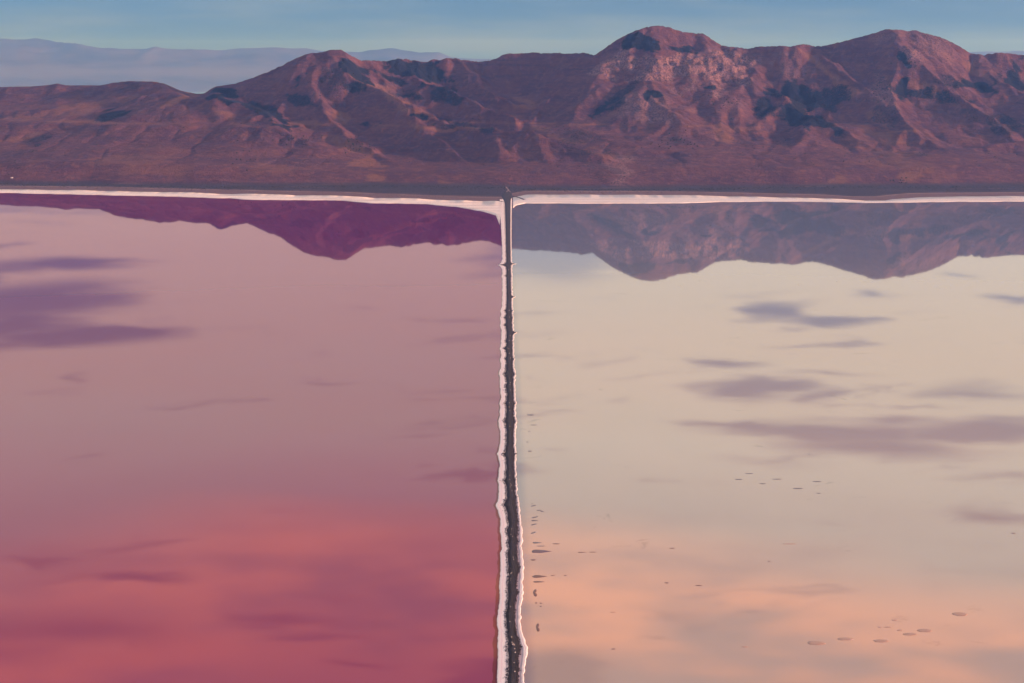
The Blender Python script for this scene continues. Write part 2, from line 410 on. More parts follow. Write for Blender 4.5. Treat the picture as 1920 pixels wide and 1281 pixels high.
HF = HF + cl * 9 * fbm(GX / 34, GY / 120, 3, 67)
HF = HF + rel * (0.9 + 2.0 * hi) * fbm(GX / 90, GY / 90, 4, 41)
HF = HF + sstep(250, 600, HF) * 5 * np.abs(fbm(GX / 70, GY / 70, 3, 43)) + rel * (0.3 + 1.3 * hi) * np.abs(fbm(GX / 38, GY / 60, 2, 47))

# fit the crest to the photographed skyline
sx = np.array([p[0] for p in SKYLINE]); sy = np.array([p[1] for p in SKYLINE], float)
for it in range(4):
    pxs, pys = project(GX, GY, HF)
    ok = (pxs > -420) & (pxs < 2270) & (GY > 7000)
    bi = np.clip(((pxs + 420) / 5).astype(int), 0, 537)
    top = np.full(538, 1e9)
    np.minimum.at(top, bi[ok], pys[ok])
    cxs = np.arange(538) * 5 - 420 + 2.5
    want = np.interp(cxs, sx, sy)
    diff = np.where(top < 1e8, want - top, 0)
    diff = np.convolve(np.pad(diff, 2, 'edge'), [0.1, 0.2, 0.4, 0.2, 0.1], 'valid')
    dcol = np.interp(pxs, cxs, diff); tcol = np.interp(pxs, cxs, np.where(top < 1e8, top, 170))
    wgt = 1 - sstep(0, 75, pys - tcol)
    HF = np.maximum(HF - wgt * dcol * GY / FPX * (GY > 6900), 0)

# the plain between hills and salt
dsh = GY - shoreY(GX)
plain = -1.2 + 1.6 * sstep(-25, 25, dsh) + 9.0 * sstep(40, 700, dsh) + 0.25 * fbm(GX / 200, GY / 40, 3, 81) * sstep(20, 80, dsh)
HF = np.maximum(HF, 0) + plain
HF = np.where(GY > 9600, HF - 2.0 * sstep(9600, 10900, GY) - 8.0 * sstep(9600, 10900, GY), HF)
pxs, pys = project(GX, GY, HF)

# cover of the slopes (growth and outcrops, with shaded faces and lit ridges painted in), surveyed from the photo
veg_shade = np.zeros_like(HF)  # brush patches; several also paint the shade of left-facing slopes
for b, s in (((665, 122, 45, 14, 38), .9), ((735, 150, 60, 14, 30), .8), ((790, 142, 55, 22, 20), 1.0), ((830, 175, 40, 18, 30), .7), ((562, 147, 10, 24, 25), .8), ((628, 150, 28, 18, 20), .55), ((665, 165, 24, 14, 0), .75), ((430, 183, 40, 12, 20), .9), ((480, 205, 50, 14, 28), .8), ((520, 220, 25, 12, 35), .9), ((570, 190, 24, 9, 20), .7),
             ((780, 218, 18, 6, 10), .8), ((695, 235, 22, 6, 5), .7), ((850, 232, 50, 6, 8), .6), ((915, 250, 18, 12, 10), .6), ((190, 235, 16, 22, 10), 0.39), ((215, 215, 26, 7, -15), .8), ((80, 258, 40, 8, -25), .6), ((30, 312, 18, 8, 0), 0.44), ((135, 290, 14, 8, 0), 0.33), ((250, 162, 30, 8, 0), .5), ((520, 250, 60, 6, 25), .5), ((180, 335, 40, 5, 18), 0.39),
             ((1205, 85, 42, 15, 0), 1.0), ((1285, 93, 30, 9, 5), .9), ((1125, 203, 30, 8, -25), .9), ((1160, 180, 40, 10, -45), .6), ((1230, 176, 20, 8, 25), .9), ((1210, 178, 6, 12, 0), .8), ((1320, 166, 9, 4, 0), .8), ((1100, 265, 60, 22, 25), .5), ((1120, 320, 40, 25, 10), .45),
             ((1430, 200, 28, 26, -40), .75), ((1455, 180, 22, 12, 20), .8), ((1435, 228, 14, 12, 10), 0.44), ((1505, 195, 34, 40, 35), .8), ((1540, 225, 40, 14, 35), .8), ((1560, 180, 28, 25, 40), .7), ((1625, 140, 26, 22, 0), 0.33), ((1692, 105, 26, 9, 40), .9), ((1705, 120, 16, 8, 35), .9), ((1660, 215, 28, 20, 35), 0.50), ((1700, 165, 14, 28, 15), .9), ((1740, 180, 60, 12, 10), .7), ((1850, 165, 38, 10, 12), .9), ((1780, 150, 24, 16, 20), .6), ((1865, 145, 14, 16, 0), .6), ((1900, 150, 26, 26, 0), .8), ((1820, 225, 40, 14, -40), 0.44), ((1880, 230, 40, 16, 0), .6), ((1470, 260, 26, 10, 35), 0.39), ((1395, 270, 30, 18, -30), 0.33), ((1420, 310, 20, 12, 20), 0.33), ((1520, 310, 20, 9, 20), 0.39), ((1560, 260, 30, 18, 30), 0.28), ((1600, 290, 20, 12, 30), 0.28), ((1690, 270, 18, 10, 20), 0.33), ((1730, 295, 22, 6, 5), .5), ((1870, 290, 40, 12, -5), 0.28)):
    veg_shade = np.maximum(veg_shade, s * blob(*b))
rock = cliff.copy()  # outcrops; some patches also paint sunlit faces paler
for b, s in (((1215, 205, 55, 30, 0), .65), ((1700, 95, 24, 18, 20), .7), ((1740, 85, 70, 26, 15), .45), ((1650, 175, 24, 30, 10), .55), ((720, 165, 40, 14, 25), .35), ((1165, 325, 18, 34, -18), .8), ((1380, 200, 20, 20, 0), .3), ((440, 185, 30, 8, 15), .4), ((1470, 120, 30, 26, 0), .35)):
    rock = np.maximum(rock, s * blob(*b))
tan_lit = np.zeros_like(HF)  # dry tan ground; several strips also paint sunlit ridge lines
for b, s in (((690, 155, 50, 7, 33), .9), ((770, 205, 40, 8, 30), .8), ((640, 215, 26, 7, 30), .8), ((690, 300, 30, 14, 20), .9), ((660, 278, 60, 10, 25), .6), ((100, 215, 130, 8, -10), .6), ((330, 190, 50, 6, -20), .8), ((420, 215, 30, 6, 25), .8), ((60, 250, 80, 5, -12), .7), ((560, 232, 50, 4, 5), .7), ((840, 240, 90, 3, 5), .8), ((1100, 275, 90, 6, 22), .7), ((980, 195, 30, 7, 28), .8), ((1150, 205, 60, 8, -35), .3), ((1540, 120, 40, 5, 35), .9), ((1580, 160, 30, 7, 40), .8), ((1740, 170, 50, 8, 28), .8), ((1640, 250, 60, 8, 25), .6), ((1360, 262, 14, 16, 0), .9), ((1680, 300, 90, 20, 15), .5), ((1840, 140, 60, 5, 30), .7), ((1500, 210, 60, 4, 35), .7), ((300, 315, 60, 14, 0), .5), ((520, 320, 50, 14, 0), .5), ((230, 300, 120, 8, -5), .45), ((1560, 345, 30, 5, 0), .8), ((1690, 335, 30, 7, 0), .9), ((700, 337, 16, 5, 0), .9), ((835, 343, 18, 4, 0), .9), ((1380, 240, 60, 4, 0), .5), ((1680, 245, 40, 3, 0), .9), ((1650, 225, 30, 8, 20), .5)):
    tan_lit = np.maximum(tan_lit, s * blob(*b))
bench = np.exp(-((HF - 219) / 4.0) ** 2) * sstep(-0.05, 0.35, fbm(GX / 600, GY / 600, 3, 78)) * sstep(100, 300, GY - footY)
tan_lit = np.maximum(tan_lit, bench * 0.8)
hills = sstep(2, 16, HF - plain)
sel = hills.copy()

m_terrain, g = new_mat('mountain_ground')
mc = g.n.new('ShaderNodeSeparateColor'); g.l.new(attr(g, 'cover', True), mc.inputs[0])
aR, aG, aB = mc.outputs[0], mc.outputs[1], mc.outputs[2]
hl = attr(g, 'hills')
n1 = g.noise(g.pos, 0.006, 6, 0.6); n2 = g.noise(g.pos, 0.03, 5, 0.65); n3 = g.noise(g.pos, 0.11, 4, 0.7)
strat = g.noise(g.mapping(g.pos, scale=(0.0018, 0.0018, 0.03)), 1.0, 5, 0.6, 0.5)
c = g.mix(g.ramp01(n1, 0.35, 0.65), (0.120, 0.060, 0.072), (0.165, 0.078, 0.074))
strat2 = g.noise(g.mapping(g.pos, scale=(0.006, 0.006, 0.075)), 1.0, 5, 0.65, 0.9)
c = g.mix(g.ramp01(strat2, 0.54, 0.66, 0, 0.42), c, (0.24, 0.125, 0.10))
c = g.mix(g.ramp01(strat2, 0.45, 0.34, 0, 0.42), c, (0.065, 0.042, 0.058))
c = g.mix(g.ramp01(strat, 0.42, 0.70, 0, 0.6), c, (0.075, 0.050, 0.072))
c = g.mix(g.ramp01(n2, 0.47, 0.68, 0, 0.65), c, (0.235, 0.120, 0.090))
c = g.mix(g.math('MULTIPLY', aB, g.ramp01(n2, 0.25, 0.6, 0.5, 1.0)), c, (0.27, 0.135, 0.08))
veg_shade_fac = g.ramp01(g.math('ADD', aR, g.math('MULTIPLY_ADD', n3, 1.3, -0.72)), 0.22, 0.72)
rk = g.mix(g.ramp01(n3, 0.40, 0.62), (0.11, 0.072, 0.080), (0.42, 0.25, 0.20))
c = g.mix(g.math('MULTIPLY', aG, g.ramp01(n2, 0.3, 0.6, 0.55, 1.0)), c, rk)
c = g.mix(veg_shade_fac, c, (0.020, 0.025, 0.036))
c = g.mix(g.ramp01(n3, 0.61, 0.74, 0, 0.35), c, (0.045, 0.038, 0.048))
# plain: dark brush with streaks of bare mud and a pale track, mauve mud towards the salt
psx, psy, psz = g.sep(g.pos)
sh = attr(g, 'shore_distance')
streak = g.noise(g.mapping(g.pos, scale=(0.0016, 0.022, 0.0)), 1.0, 6, 0.65, 0.3)
fine = g.noise(g.mapping(g.pos, scale=(0.02, 0.10, 0.0)), 1.0, 4, 0.6)
pl = g.mix(g.ramp01(g.math('ADD', sh, g.math('MULTIPLY', streak, 220.0)), 250.0, 330.0), (0.18, 0.125, 0.13), (0.062, 0.056, 0.072))
pl = g.mix(g.ramp01(streak, 0.56, 0.66, 0, 0.55), pl, (0.20, 0.13, 0.12))
pl = g.mix(g.ramp01(fine, 0.58, 0.7, 0, 0.5), pl, (0.04, 0.04, 0.055))
trk = g.math('ABSOLUTE', g.math('SUBTRACT', g.math('ADD', sh, g.math('MULTIPLY', streak, 30.0)), 175.0))
trk = g.math('MULTIPLY', g.ramp01(trk, 3.0, 9.0, 0.75, 0.0), g.ramp01(streak, 0.38, 0.5))
pl = g.mix(trk, pl, (0.42, 0.30, 0.28))
c = g.mix(hl, pl, g.mix(1.0, c, (0.80, 0.78, 0.93), 'MULTIPLY'))
g.put(g.b.inputs['Base Color'], c); g.b.inputs['Roughness'].default_value = 0.95
g.b.inputs['Specular IOR Level'].default_value = 0.1
bump(g, g.math('ADD', g.math('MULTIPLY', n2, 1.0), g.math('MULTIPLY', n3, 0.6)), 0.9, 12.0)

verts = np.stack([GX, GY, HF], -1).reshape(-1, 3)
terrain = mesh_np('mountain_range', verts, grid_faces(NR, NC), m_terrain)
tag(terrain, kind='structure')
add_attr(terrain, 'cover', np.stack([veg_shade, rock, tan_lit, np.ones_like(veg_shade)], -1).reshape(-1, 4), 'FLOAT_COLOR')
add_attr(terrain, 'hills', hills.ravel())
add_attr(terrain, 'shore_distance', dsh.ravel())
def terrain_z(x, y):
    i = np.clip(np.searchsorted(gy, y) - 1, 0, NR - 2); j = np.clip(((x - gx[0]) / 9.0).astype(int), 0, NC - 2)
    fy = (y - gy[i]) / (gy[i + 1] - gy[i]); fx = (x - gx[j]) / 9.0
    return (HF[i, j] * (1 - fx) + HF[i, j + 1] * fx) * (1 - fy) + (HF[i + 1, j] * (1 - fx) + HF[i + 1, j + 1] * fx) * fy

# ------------------------------------------------------------------ ground sheet, far shore and far range
m_ground, g = new_mat('desert_flat')
n1 = g.noise(g.pos, 0.0008, 5, 0.6)
g.put(g.b.inputs['Base Color'], g.mix(n1, (0.16, 0.12, 0.11), (0.24, 0.18, 0.16))); g.b.inputs['Roughness'].default_value = 0.9
R = 88000.0
gr = mesh_np('ground', [(-R, -R, -6), (R, -R, -6), (R, R, -6), (-R, R, -6)], [(0, 1, 2, 3)], m_ground)
tag(gr, kind='structure')

FAR = [(-1500, 70), (-500, 78), (-200, 72), (0, 73), (25, 75), (60, 73), (100, 79), (150, 83), (180, 88), (200, 91), (280, 92), (298, 87), (315, 92), (420, 95), (460, 91), (500, 90), (530, 90), (545, 91), (575, 90), (600, 95), (680, 97), (700, 93), (740, 90), (765, 95), (790, 99), (825, 98), (845, 107), (900, 111), (1100, 104), (1400, 98), (2000, 96), (3500, 95)]
FD = 56000.0
fx_ = np.linspace(-52000, 60000, 700); fy_ = np.linspace(50500, 62000, 60)
FX, FY = np.meshgrid(fx_, fy_)
pcol = CX + FPX * FX / (FD * CP)
crest = np.interp(pcol, [p[0] for p in FAR], [H + (105 - p[1]) * FD / FPX for p in FAR])
crest = crest + 26 * fbm(FX / 1700, FX * 0 + 4.4, 4, 15)
cy = FD + 1500 * fbm(FX / 9000, FX * 0, 3, 12)
t = np.abs(FY - cy) / np.where(FY < cy, cy - 50500, 62000 - cy)
fz = crest * np.clip(1 - t, 0, 1) ** 1.55
fz = fz + fz * 0.22 * fbm(FX / 2200, FY / 2600, 5, 61) * sstep(0.02, 0.3, t)
fz = np.maximum(fz, 0) - 8 * sstep(0.9, 1.0, t)
m_far, g = new_mat('far_slopes')
n1 = g.noise(g.pos, 0.0006, 6, 0.6)
n5 = g.noise(g.pos, 0.00025, 4, 0.6)
g.put(g.b.inputs['Base Color'], g.mix(g.ramp01(g.math('MULTIPLY_ADD', n5, 500.0, g.sep(g.pos)[2]), 620.0, 260.0, 0, 0.9), g.mix(g.ramp01(n1, 0.35, 0.65), (0.030, 0.036, 0.060), (0.10, 0.09, 0.105)), (0.14, 0.135, 0.16))); g.b.inputs['Roughness'].default_value = 0.95
fr_o = mesh_np('distant_range', np.stack([FX, FY, fz], -1).reshape(-1, 3), grid_faces(60, 700), m_far)
tag(fr_o, kind='structure')

# ------------------------------------------------------------------ causeway survey: pixel rows -> edges in metres
SURVEY = [  # row, salt left, rock left, rock right, inner flat right, salt right   (photo pixels)
    (378, 936, 946.5, 956.5, 957.2, 959.8), (400, 937.5, 946.8, 956.5, 957, 959), (430, 939.5, 947.8, 956.3, 956.8, 958.8),
    (470, 941.5, 948.5, 956.7, 957, 959), (520, 942, 949.5, 957.5, 957.9, 960.2), (560, 941.5, 949.5, 958, 958.4, 960.8), (600, 939.3, 948, 959.5, 959.8, 962), (640, 940.5, 949.5, 960.5, 960.8, 963.2),
    (680, 939.8, 948.8, 960.3, 960.8, 963.2), (700, 937.4, 948.8, 961.3, 961.8, 965.4), (745, 939, 950, 962.3, 963, 966.2), (790, 936.2, 948.8, 962.5, 963.4, 967.2), (820, 938, 949, 962.2, 963, 966.8), (850, 935, 948.5, 962.8, 963.8, 967),
    (875, 937, 948.8, 963, 964.2, 967.2), (902, 934.5, 948.4, 964.3, 965.6, 968.2), (930, 936, 950, 966.5, 968, 971.2), (950, 932.7, 949, 968, 969.8, 973.7), (980, 939, 952.4, 971.6, 973.2, 977.3),
    (1000, 940, 952.9, 970.8, 974.2, 979.8), (1025, 939.6, 952.4, 969.3, 974, 979.2), (1050, 938.2, 951.7, 969.3, 975, 980.2), (1070, 937.8, 952.4, 969.8, 975.4, 980.6), (1095, 937.2, 952, 967.4, 974.4, 979), (1112, 936, 951.9, 966, 973.2, 978.8), (1135, 933.6, 950, 965.2, 971.2, 976.4),
    (1160, 931.7, 948, 964.6, 970.4, 975.6), (1190, 932.6, 949.6, 967, 972.4, 979), (1215, 933.4, 951.9, 970, 979.6, 986.4), (1240, 932.8, 952, 971, 979, 984.8), (1262, 931.6, 951.8, 971.3, 978, 983), (1281, 930.5, 951.6, 971.6, 977, 982.4), (1330, 929, 951, 972.5, 978, 984), (1450, 928, 951, 975, 981, 987), (1700, 925, 951, 980, 987, 994)]
sv = np.array(SURVEY)
svY = np.array([ground(960, r)[1] for r in sv[:, 0]])
def svX(k): return np.array([ground(p, r)[0] for p, r in zip(sv[:, k], sv[:, 0])])
o_ = np.argsort(svY); svY = svY[o_]; sX = [svX(k)[o_] for k in range(1, 6)]
CY_ = np.arange(600.0, ground(960, 368)[1], 2.5)
def edge_x(k): return np.interp(CY_, svY, sX[k])
eSL, eRL, eRR, eIR, eSR = [edge_x(k) for k in range(5)]
zero = np.zeros_like(CY_)
# triangular points of rock on either side; the crust bulges round them
SPURS_L = [(497, 16, 9), (518, 3.5, 8), (583, 4, 8), (596, 4.5, 9), (610, 4.5, 9), (640, 4, 8), (654, 7, 10), (673, 4, 8), (702, 5.5, 9), (726, 3, 8), (757, 4, 7), (790, 5, 9), (852, 6, 8), (902, 5.5, 8), (947, 7, 8), (996, 5, 7), (1037, 2, 6)]
SPURS_R = [(495, 9, 8), (518, 2.5, 7), (557, 8, 7), (583, 3, 7), (596, 3, 7), (624, 8, 9), (674, 4, 8), (702, 4.5, 9), (757, 3, 7), (790, 5, 9), (852, 2.5, 7), (902, 2, 7), (1066, 5.5, 9), (1112, 6, 8), (1150, 1.5, 6), (1213, 8, 11)]
def spur(lst, k):
    r = np.zeros_like(CY_)
    for row, ln, wd in lst:
        y = ground(960, row)[1]; mpp = y / FPX
        r = np.maximum(r, ln * mpp * 1.05 * np.exp(-np.abs(CY_ - y) / (wd * k)))
    return r
sl1, sr1 = spur(SPURS_L, 1.5), spur(SPURS_R, 1.5)
j1 = fbm(CY_ / 22, zero + 1, 4, 101, 0.6); j2 = fbm(CY_ / 22, zero + 7, 4, 111, 0.6); j3 = fbm(CY_ / 60, zero + 3, 4, 121, 0.5); j4 = fbm(CY_ / 34, zero + 5, 4, 131, 0.6)
eRL = eRL - sl1 + 1.4 * j1; eRR = eRR + sr1 + 1.1 * j2
eSL = np.minimum(eSL - 0.55 * spur(SPURS_L, 3.6) + 1.3 * j3 + 0.8 * np.abs(j1), eRL - 1.0)
eIR = np.maximum(eIR + 0.9 * j4, eRR + 0.3)
eSR = np.maximum(eSR + 0.5 * spur(SPURS_R, 2.6) + 1.2 * j4 + 0.8 * j2, eIR + 1.2)
mid = (eRL + eRR) / 2

# ------------------------------------------------------------------ water
def water_mat(name, cols, edge=None, far=None, rough=0.02, ior=1.42, streaks=None, spec=0.9):
    m, g = new_mat(name)
    n1 = g.noise(g.mapping(g.pos, scale=(0.0010, 0.00055, 0.0)), 1.0, 4, 0.5)
    c = g.mix(g.ramp01(n1, 0.35, 0.68), cols[0], cols[1])
    mot = g.noise(g.mapping(g.pos, scale=(0.0045, 0.0026, 0.0)), 1.0, 5, 0.6, 0.5)
    c = g.mix(g.ramp01(mot, 0.35, 0.68, 0.0, 0.16), c, (0.30, 0.29, 0.26))
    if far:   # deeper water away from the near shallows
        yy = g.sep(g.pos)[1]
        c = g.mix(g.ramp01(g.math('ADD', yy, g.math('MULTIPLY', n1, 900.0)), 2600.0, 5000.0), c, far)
    if streaks:
        s1 = g.noise(g.mapping(g.pos, scale=(0.006, 0.0035, 0.0)), 1.0, 5, 0.6, 0.4)
        s2 = g.noise(g.mapping(g.pos, scale=(0.016, 0.020, 0.0)), 1.0, 4, 0.65, 0.6)
        c = g.mix(g.math('MULTIPLY', g.ramp01(s1, 0.46, 0.62), g.ramp01(s2, 0.60, 0.72, 0, 0.55)), c, streaks)
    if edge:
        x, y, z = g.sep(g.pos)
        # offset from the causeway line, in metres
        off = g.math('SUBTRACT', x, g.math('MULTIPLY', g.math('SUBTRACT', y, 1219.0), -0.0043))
        c = g.mix(g.ramp01(off, edge[1], edge[2], edge[3], 0.0), c, edge[0])  # causeway's dim reflection and deeper water painted as a greyer edge
    g.put(g.b.inputs['Base Color'], c)
    bump(g, g.noise(g.mapping(g.pos, scale=(0.03, 0.05, 0.0)), 1.0, 2, 0.5), 1.0, 0.008)
    g.b.inputs['Roughness'].default_value = rough; g.b.inputs['IOR'].default_value = ior; g.b.inputs['Specular IOR Level'].default_value = spec
    return m
def tinted_water(name, stops, tint, ior):
    """brine full of rose pigment: body colour by depth, mirror tinted by the pigment at the surface"""
    m, g = new_mat(name); t = m.node_tree
    n1 = g.noise(g.mapping(g.pos, scale=(0.0011, 0.0006, 0.0)), 1.0, 4, 0.5); yy = g.sep(g.pos)[1]
    n2 = g.noise(g.mapping(g.pos, scale=(0.012, 0.006, 0.0)), 1.0, 4, 0.6)
    d = g.math('ADD', yy, g.math('MULTIPLY_ADD', n1, 1100.0, -550.0))
    c = g.ramp(g.ramp01(d, 1200.0, 5200.0, smooth=False), stops)
    c = g.mix(g.ramp01(n2, 0.4, 0.7, 0, 0.12), c, (0.30, 0.09, 0.12))
    df = t.nodes.new('ShaderNodeBsdfDiffuse'); gl = t.nodes.new('ShaderNodeBsdfGlossy'); fr = t.nodes.new('ShaderNodeFresnel'); mx = t.nodes.new('ShaderNodeMixShader')
    rip = g.noise(g.mapping(g.pos, scale=(0.03, 0.05, 0.0)), 1.0, 2, 0.5)
    bn = t.nodes.new('ShaderNodeBump'); bn.inputs['Strength'].default_value = 1.0; bn.inputs['Distance'].default_value = 0.006; g.put(bn.inputs['Height'], rip); t.links.new(bn.outputs[0], gl.inputs['Normal'])
    g.put(df.inputs[0], c); gl.inputs[0].default_value = (*tint, 1); gl.inputs['Roughness'].default_value = 0.02; fr.inputs[0].default_value = ior
    t.links.new(fr.outputs[0], mx.inputs[0]); t.links.new(df.outputs[0], mx.inputs[1]); t.links.new(gl.outputs[0], mx.inputs[2]); t.links.new(mx.outputs[0], g.out.inputs[0])
    t.nodes.remove(g.b)
    return m
m_red = tinted_water('rose_brine', [(0.0, (0.29, 0.062, 0.125)), (0.10, (0.29, 0.076, 0.130)), (0.24, (0.27, 0.120, 0.145)), (0.85, (0.20, 0.030, 0.145))], (0.76, 0.62, 0.72), 1.37)
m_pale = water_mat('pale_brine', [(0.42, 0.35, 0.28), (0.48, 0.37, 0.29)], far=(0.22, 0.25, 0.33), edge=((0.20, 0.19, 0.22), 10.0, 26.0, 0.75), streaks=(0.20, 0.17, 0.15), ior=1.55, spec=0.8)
m_farw = water_mat('far_water', [(0.12, 0.13, 0.15), (0.15, 0.16, 0.18)])
def water(name, sgn, mat):
    ys = np.array([-20000.0] + list(CY_[::40]) + [CY_[-1], 6600.0])
    xm = np.interp(ys, CY_, mid)
    vs = []
    for y, x in zip(ys, xm): vs += [(x, y, 0.0), (sgn * 30000.0, y, 0.0)]
    fs = [(2 * i, 2 * i + 1, 2 * i + 3, 2 * i + 2) if sgn > 0 else (2 * i + 1, 2 * i, 2 * i + 2, 2 * i + 3) for i in range(len(ys) - 1)]
    return tag(mesh_np(name, vs, fs, mat, smooth=False), kind='structure')
water('lake_left', -1, m_red)
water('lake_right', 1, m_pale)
tag(mesh_np('far_lake', [(-80000, 9700, -2), (80000, 9700, -2), (80000, 51500, -2), (-80000, 51500, -2)], [(0, 1, 2, 3)], m_farw), kind='structure')

# ------------------------------------------------------------------ salt
def salt_mat(name, a, b, mud, mud_amt, sc=(0.004, 0.05)):
    m, g = new_mat(name)
    n1 = g.noise(g.mapping(g.pos, scale=(sc[0], sc[1], 0)), 1.0, 5, 0.6, 0.3); n2 = g.noise(g.pos, 0.5, 4, 0.6)
    c = g.mix(g.ramp01(n2, 0.3, 0.7), a, b)
    c = g.mix(g.ramp01(n1, 0.51, 0.64, 0.0, mud_amt), c, mud)
    g.put(g.b.inputs['Base Color'], c); g.b.inputs['Roughness'].default_value = 0.7
    bump(g, n2, 0.5, 0.2)
    return m
def band(name, top, bot, mat, z0, z1, n=240, jit=3.0, seed=1):
    """a crust between two shoreline curves: thin at the water, higher inland"""
    x0 = max(top[:, 0].min(), bot[:, 0].min()); x1 = min(top[:, 0].max(), bot[:, 0].max())
    xs = np.linspace(x0, x1, n)
    yt = np.interp(xs, top[:, 0], top[:, 1]) + 6; yb = np.interp(xs, bot[:, 0], bot[:, 1])
    yt = yt + jit * 2.0 * fbm(xs / 160, xs * 0 + seed, 4, 200 + seed); yb = yb + jit * fbm(xs / 120, xs * 0 + seed, 4, 210 + seed)
    yb = np.minimum(yb, yt - 2)
    v = []; K = [(0, -0.05), (0.0, z0), (0.15, z0 + 0.3 * (z1 - z0)), (0.5, z0 + 0.7 * (z1 - z0)), (1.0, z1), (1.0, -1.0)]
    for f, z in K:
        for i in range(n): v.append((xs[i], yb[i] * (1 - f) + yt[i] * f, z))
    return tag(mesh_np(name, v, grid_faces(len(K), n), mat), kind='structure')
m_salt_shore = salt_mat('shore_salt', (0.88, 0.78, 0.70), (0.94, 0.85, 0.77), (0.36, 0.24, 0.23), 0.75, (0.0022, 0.055))
m_salt_shore2 = salt_mat('shore_salt_plain', (0.77, 0.70, 0.65), (0.84, 0.77, 0.72), (0.54, 0.42, 0.38), 0.5, (0.0012, 0.03))
band('salt_shore', gLT, gLB, m_salt_shore, 0.12, 1.3, 700, 15.0, 1)
band('salt_shore', gRT, gRB, m_salt_shore2, 0.12, 1.3, 700, 9.0, 2)

# ------------------------------------------------------------------ causeway body
m_bank, g = new_mat('dark_causeway_rock')
n1 = g.noise(g.pos, 0.35, 5, 0.7); n2 = g.noise(g.pos, 1.6, 3, 0.7); acr = attr(g, 'across')
c = g.mix(g.ramp01(n1, 0.35, 0.7), (0.010, 0.008, 0.011), (0.032, 0.025, 0.029))
c = g.mix(g.ramp01(n2, 0.62, 0.74, 0, 0.8), c, (0.17, 0.14, 0.14))
c = g.mix(g.math('MULTIPLY', g.ramp01(acr, 0.13, 0.0), g.ramp01(n1, 0.45, 0.58)), c, (0.42, 0.33, 0.30))
rut = g.math('MULTIPLY', g.ramp01(g.math('ABSOLUTE', g.math('SUBTRACT', g.math('ABSOLUTE', g.math('SUBTRACT', acr, 0.55)), 0.075)), 0.012, 0.04, 1.0, 0.0), g.ramp01(n1, 0.3, 0.5, 0.3, 0.9))
c = g.mix(rut, c, (0.070, 0.056, 0.058))
g.put(g.b.inputs['Base Color'], c); g.b.inputs['Roughness'].default_value = 0.9
bump(g, g.math('ADD', n1, g.math('MULTIPLY', n2, 0.5)), 1.0, 1.6)
PROF = [(0.0, -0.4), (0.02, 0.25), (0.12, 0.45), (0.24, 0.95), (0.32, 1.2), (0.40, 1.28), (0.475, 1.2), (0.55, 1.3), (0.625, 1.2), (0.70, 1.28), (0.78, 1.15), (0.88, 0.65), (0.98, 0.25), (1.0, -0.4)]
v = []; ac = []
nC = len(CY_)
sink = np.interp(CY_, [600, 5600, 5800], [1, 1, 0.8])
for k, (f, z) in enumerate(PROF):
    jz = 0.22 * fbm(CY_ / 5, zero + k * 3.3, 3, 300) if 0 < k < len(PROF) - 1 else 0
    v.append(np.stack([eRL + (eRR - eRL) * f, CY_, z * sink + jz], -1)); ac.append(zero + f)
o = mesh_np('causeway', np.concatenate(v), grid_faces(len(PROF), nC)[:, ::-1], m_bank)
add_attr(o, 'across', np.concatenate(ac)); causeway = tag(o, kind='structure')

# salt crusts along both sides
def crust_mat(name, stops, ncol):
    m, g = new_mat(name)
    acr = attr(g, 'across'); n1 = g.noise(g.mapping(g.pos, scale=(0.45, 0.02, 0)), 1.0, 4, 0.6); n2 = g.noise(g.pos, 0.7, 4, 0.65)
    a = g.math('ADD', acr, g.math('MULTIPLY', g.math('SUBTRACT', n1, 0.5), 0.16))
    c = g.ramp(a, stops)
    c = g.mix(g.ramp01(n2, 0.5, 0.75, 0, 0.25), c, ncol)
    g.put(g.b.inputs['Base Color'], c); g.b.inputs['Roughness'].default_value = 0.65
    bump(g, n2, 0.6, 0.3)
    return m
m_cl = crust_mat('salt_crust_white', [(0.0, (0.64, 0.48, 0.43)), (0.06, (0.93, 0.83, 0.76)), (0.28, (0.92, 0.82, 0.76)), (0.36, (0.88, 0.68, 0.66)), (0.50, (0.94, 0.84, 0.77)), (0.74, (0.91, 0.80, 0.73)), (0.80, (0.52, 0.39, 0.36)), (0.84, (0.78, 0.63, 0.53)), (1.0, (0.55, 0.42, 0.36))], (0.66, 0.52, 0.47))
m_cr = crust_mat('salt_crust_rim', [(0.0, (0.80, 0.62, 0.56)), (0.40, (0.92, 0.80, 0.73)), (0.48, (0.50, 0.37, 0.36)), (0.56, (0.92, 0.82, 0.75)), (1.0, (0.95, 0.85, 0.78))], (0.70, 0.54, 0.49))
m_fl = crust_mat('mauve_salt_flat', [(0.0, (0.36, 0.27, 0.29)), (0.6, (0.46, 0.36, 0.38)), (1.0, (0.52, 0.40, 0.41))], (0.36, 0.28, 0.30))
def strip(name, xa, xb, prof, mat, seed, jit=0.06):
    v = []; ac = []
    for k, (f, z) in enumerate(prof):
        v.append(np.stack([xa + (xb - xa) * f, CY_, z + jit * fbm(CY_ / 9, zero + k * 2.7, 3, seed) * (z > 0)], -1)); ac.append(zero + f)
    o = mesh_np(name, np.concatenate(v), grid_faces(len(prof), nC)[:, ::-1], mat)
    add_attr(o, 'across', np.concatenate(ac)); return tag(o, kind='structure')
strip('salt_crust', eSL, eRL + 0.8, [(0, -0.2), (0.01, 0.28), (0.1, 0.42), (0.3, 0.40), (0.5, 0.5), (0.7, 0.48), (0.8, 0.40), (0.9, 0.55), (1.0, 0.6)], m_cl, 401)
strip('salt_flat', eRR - 0.6, eIR + 0.5, [(0, 0.22), (0.5, 0.16), (1.0, 0.12)], m_fl, 411, 0.02)
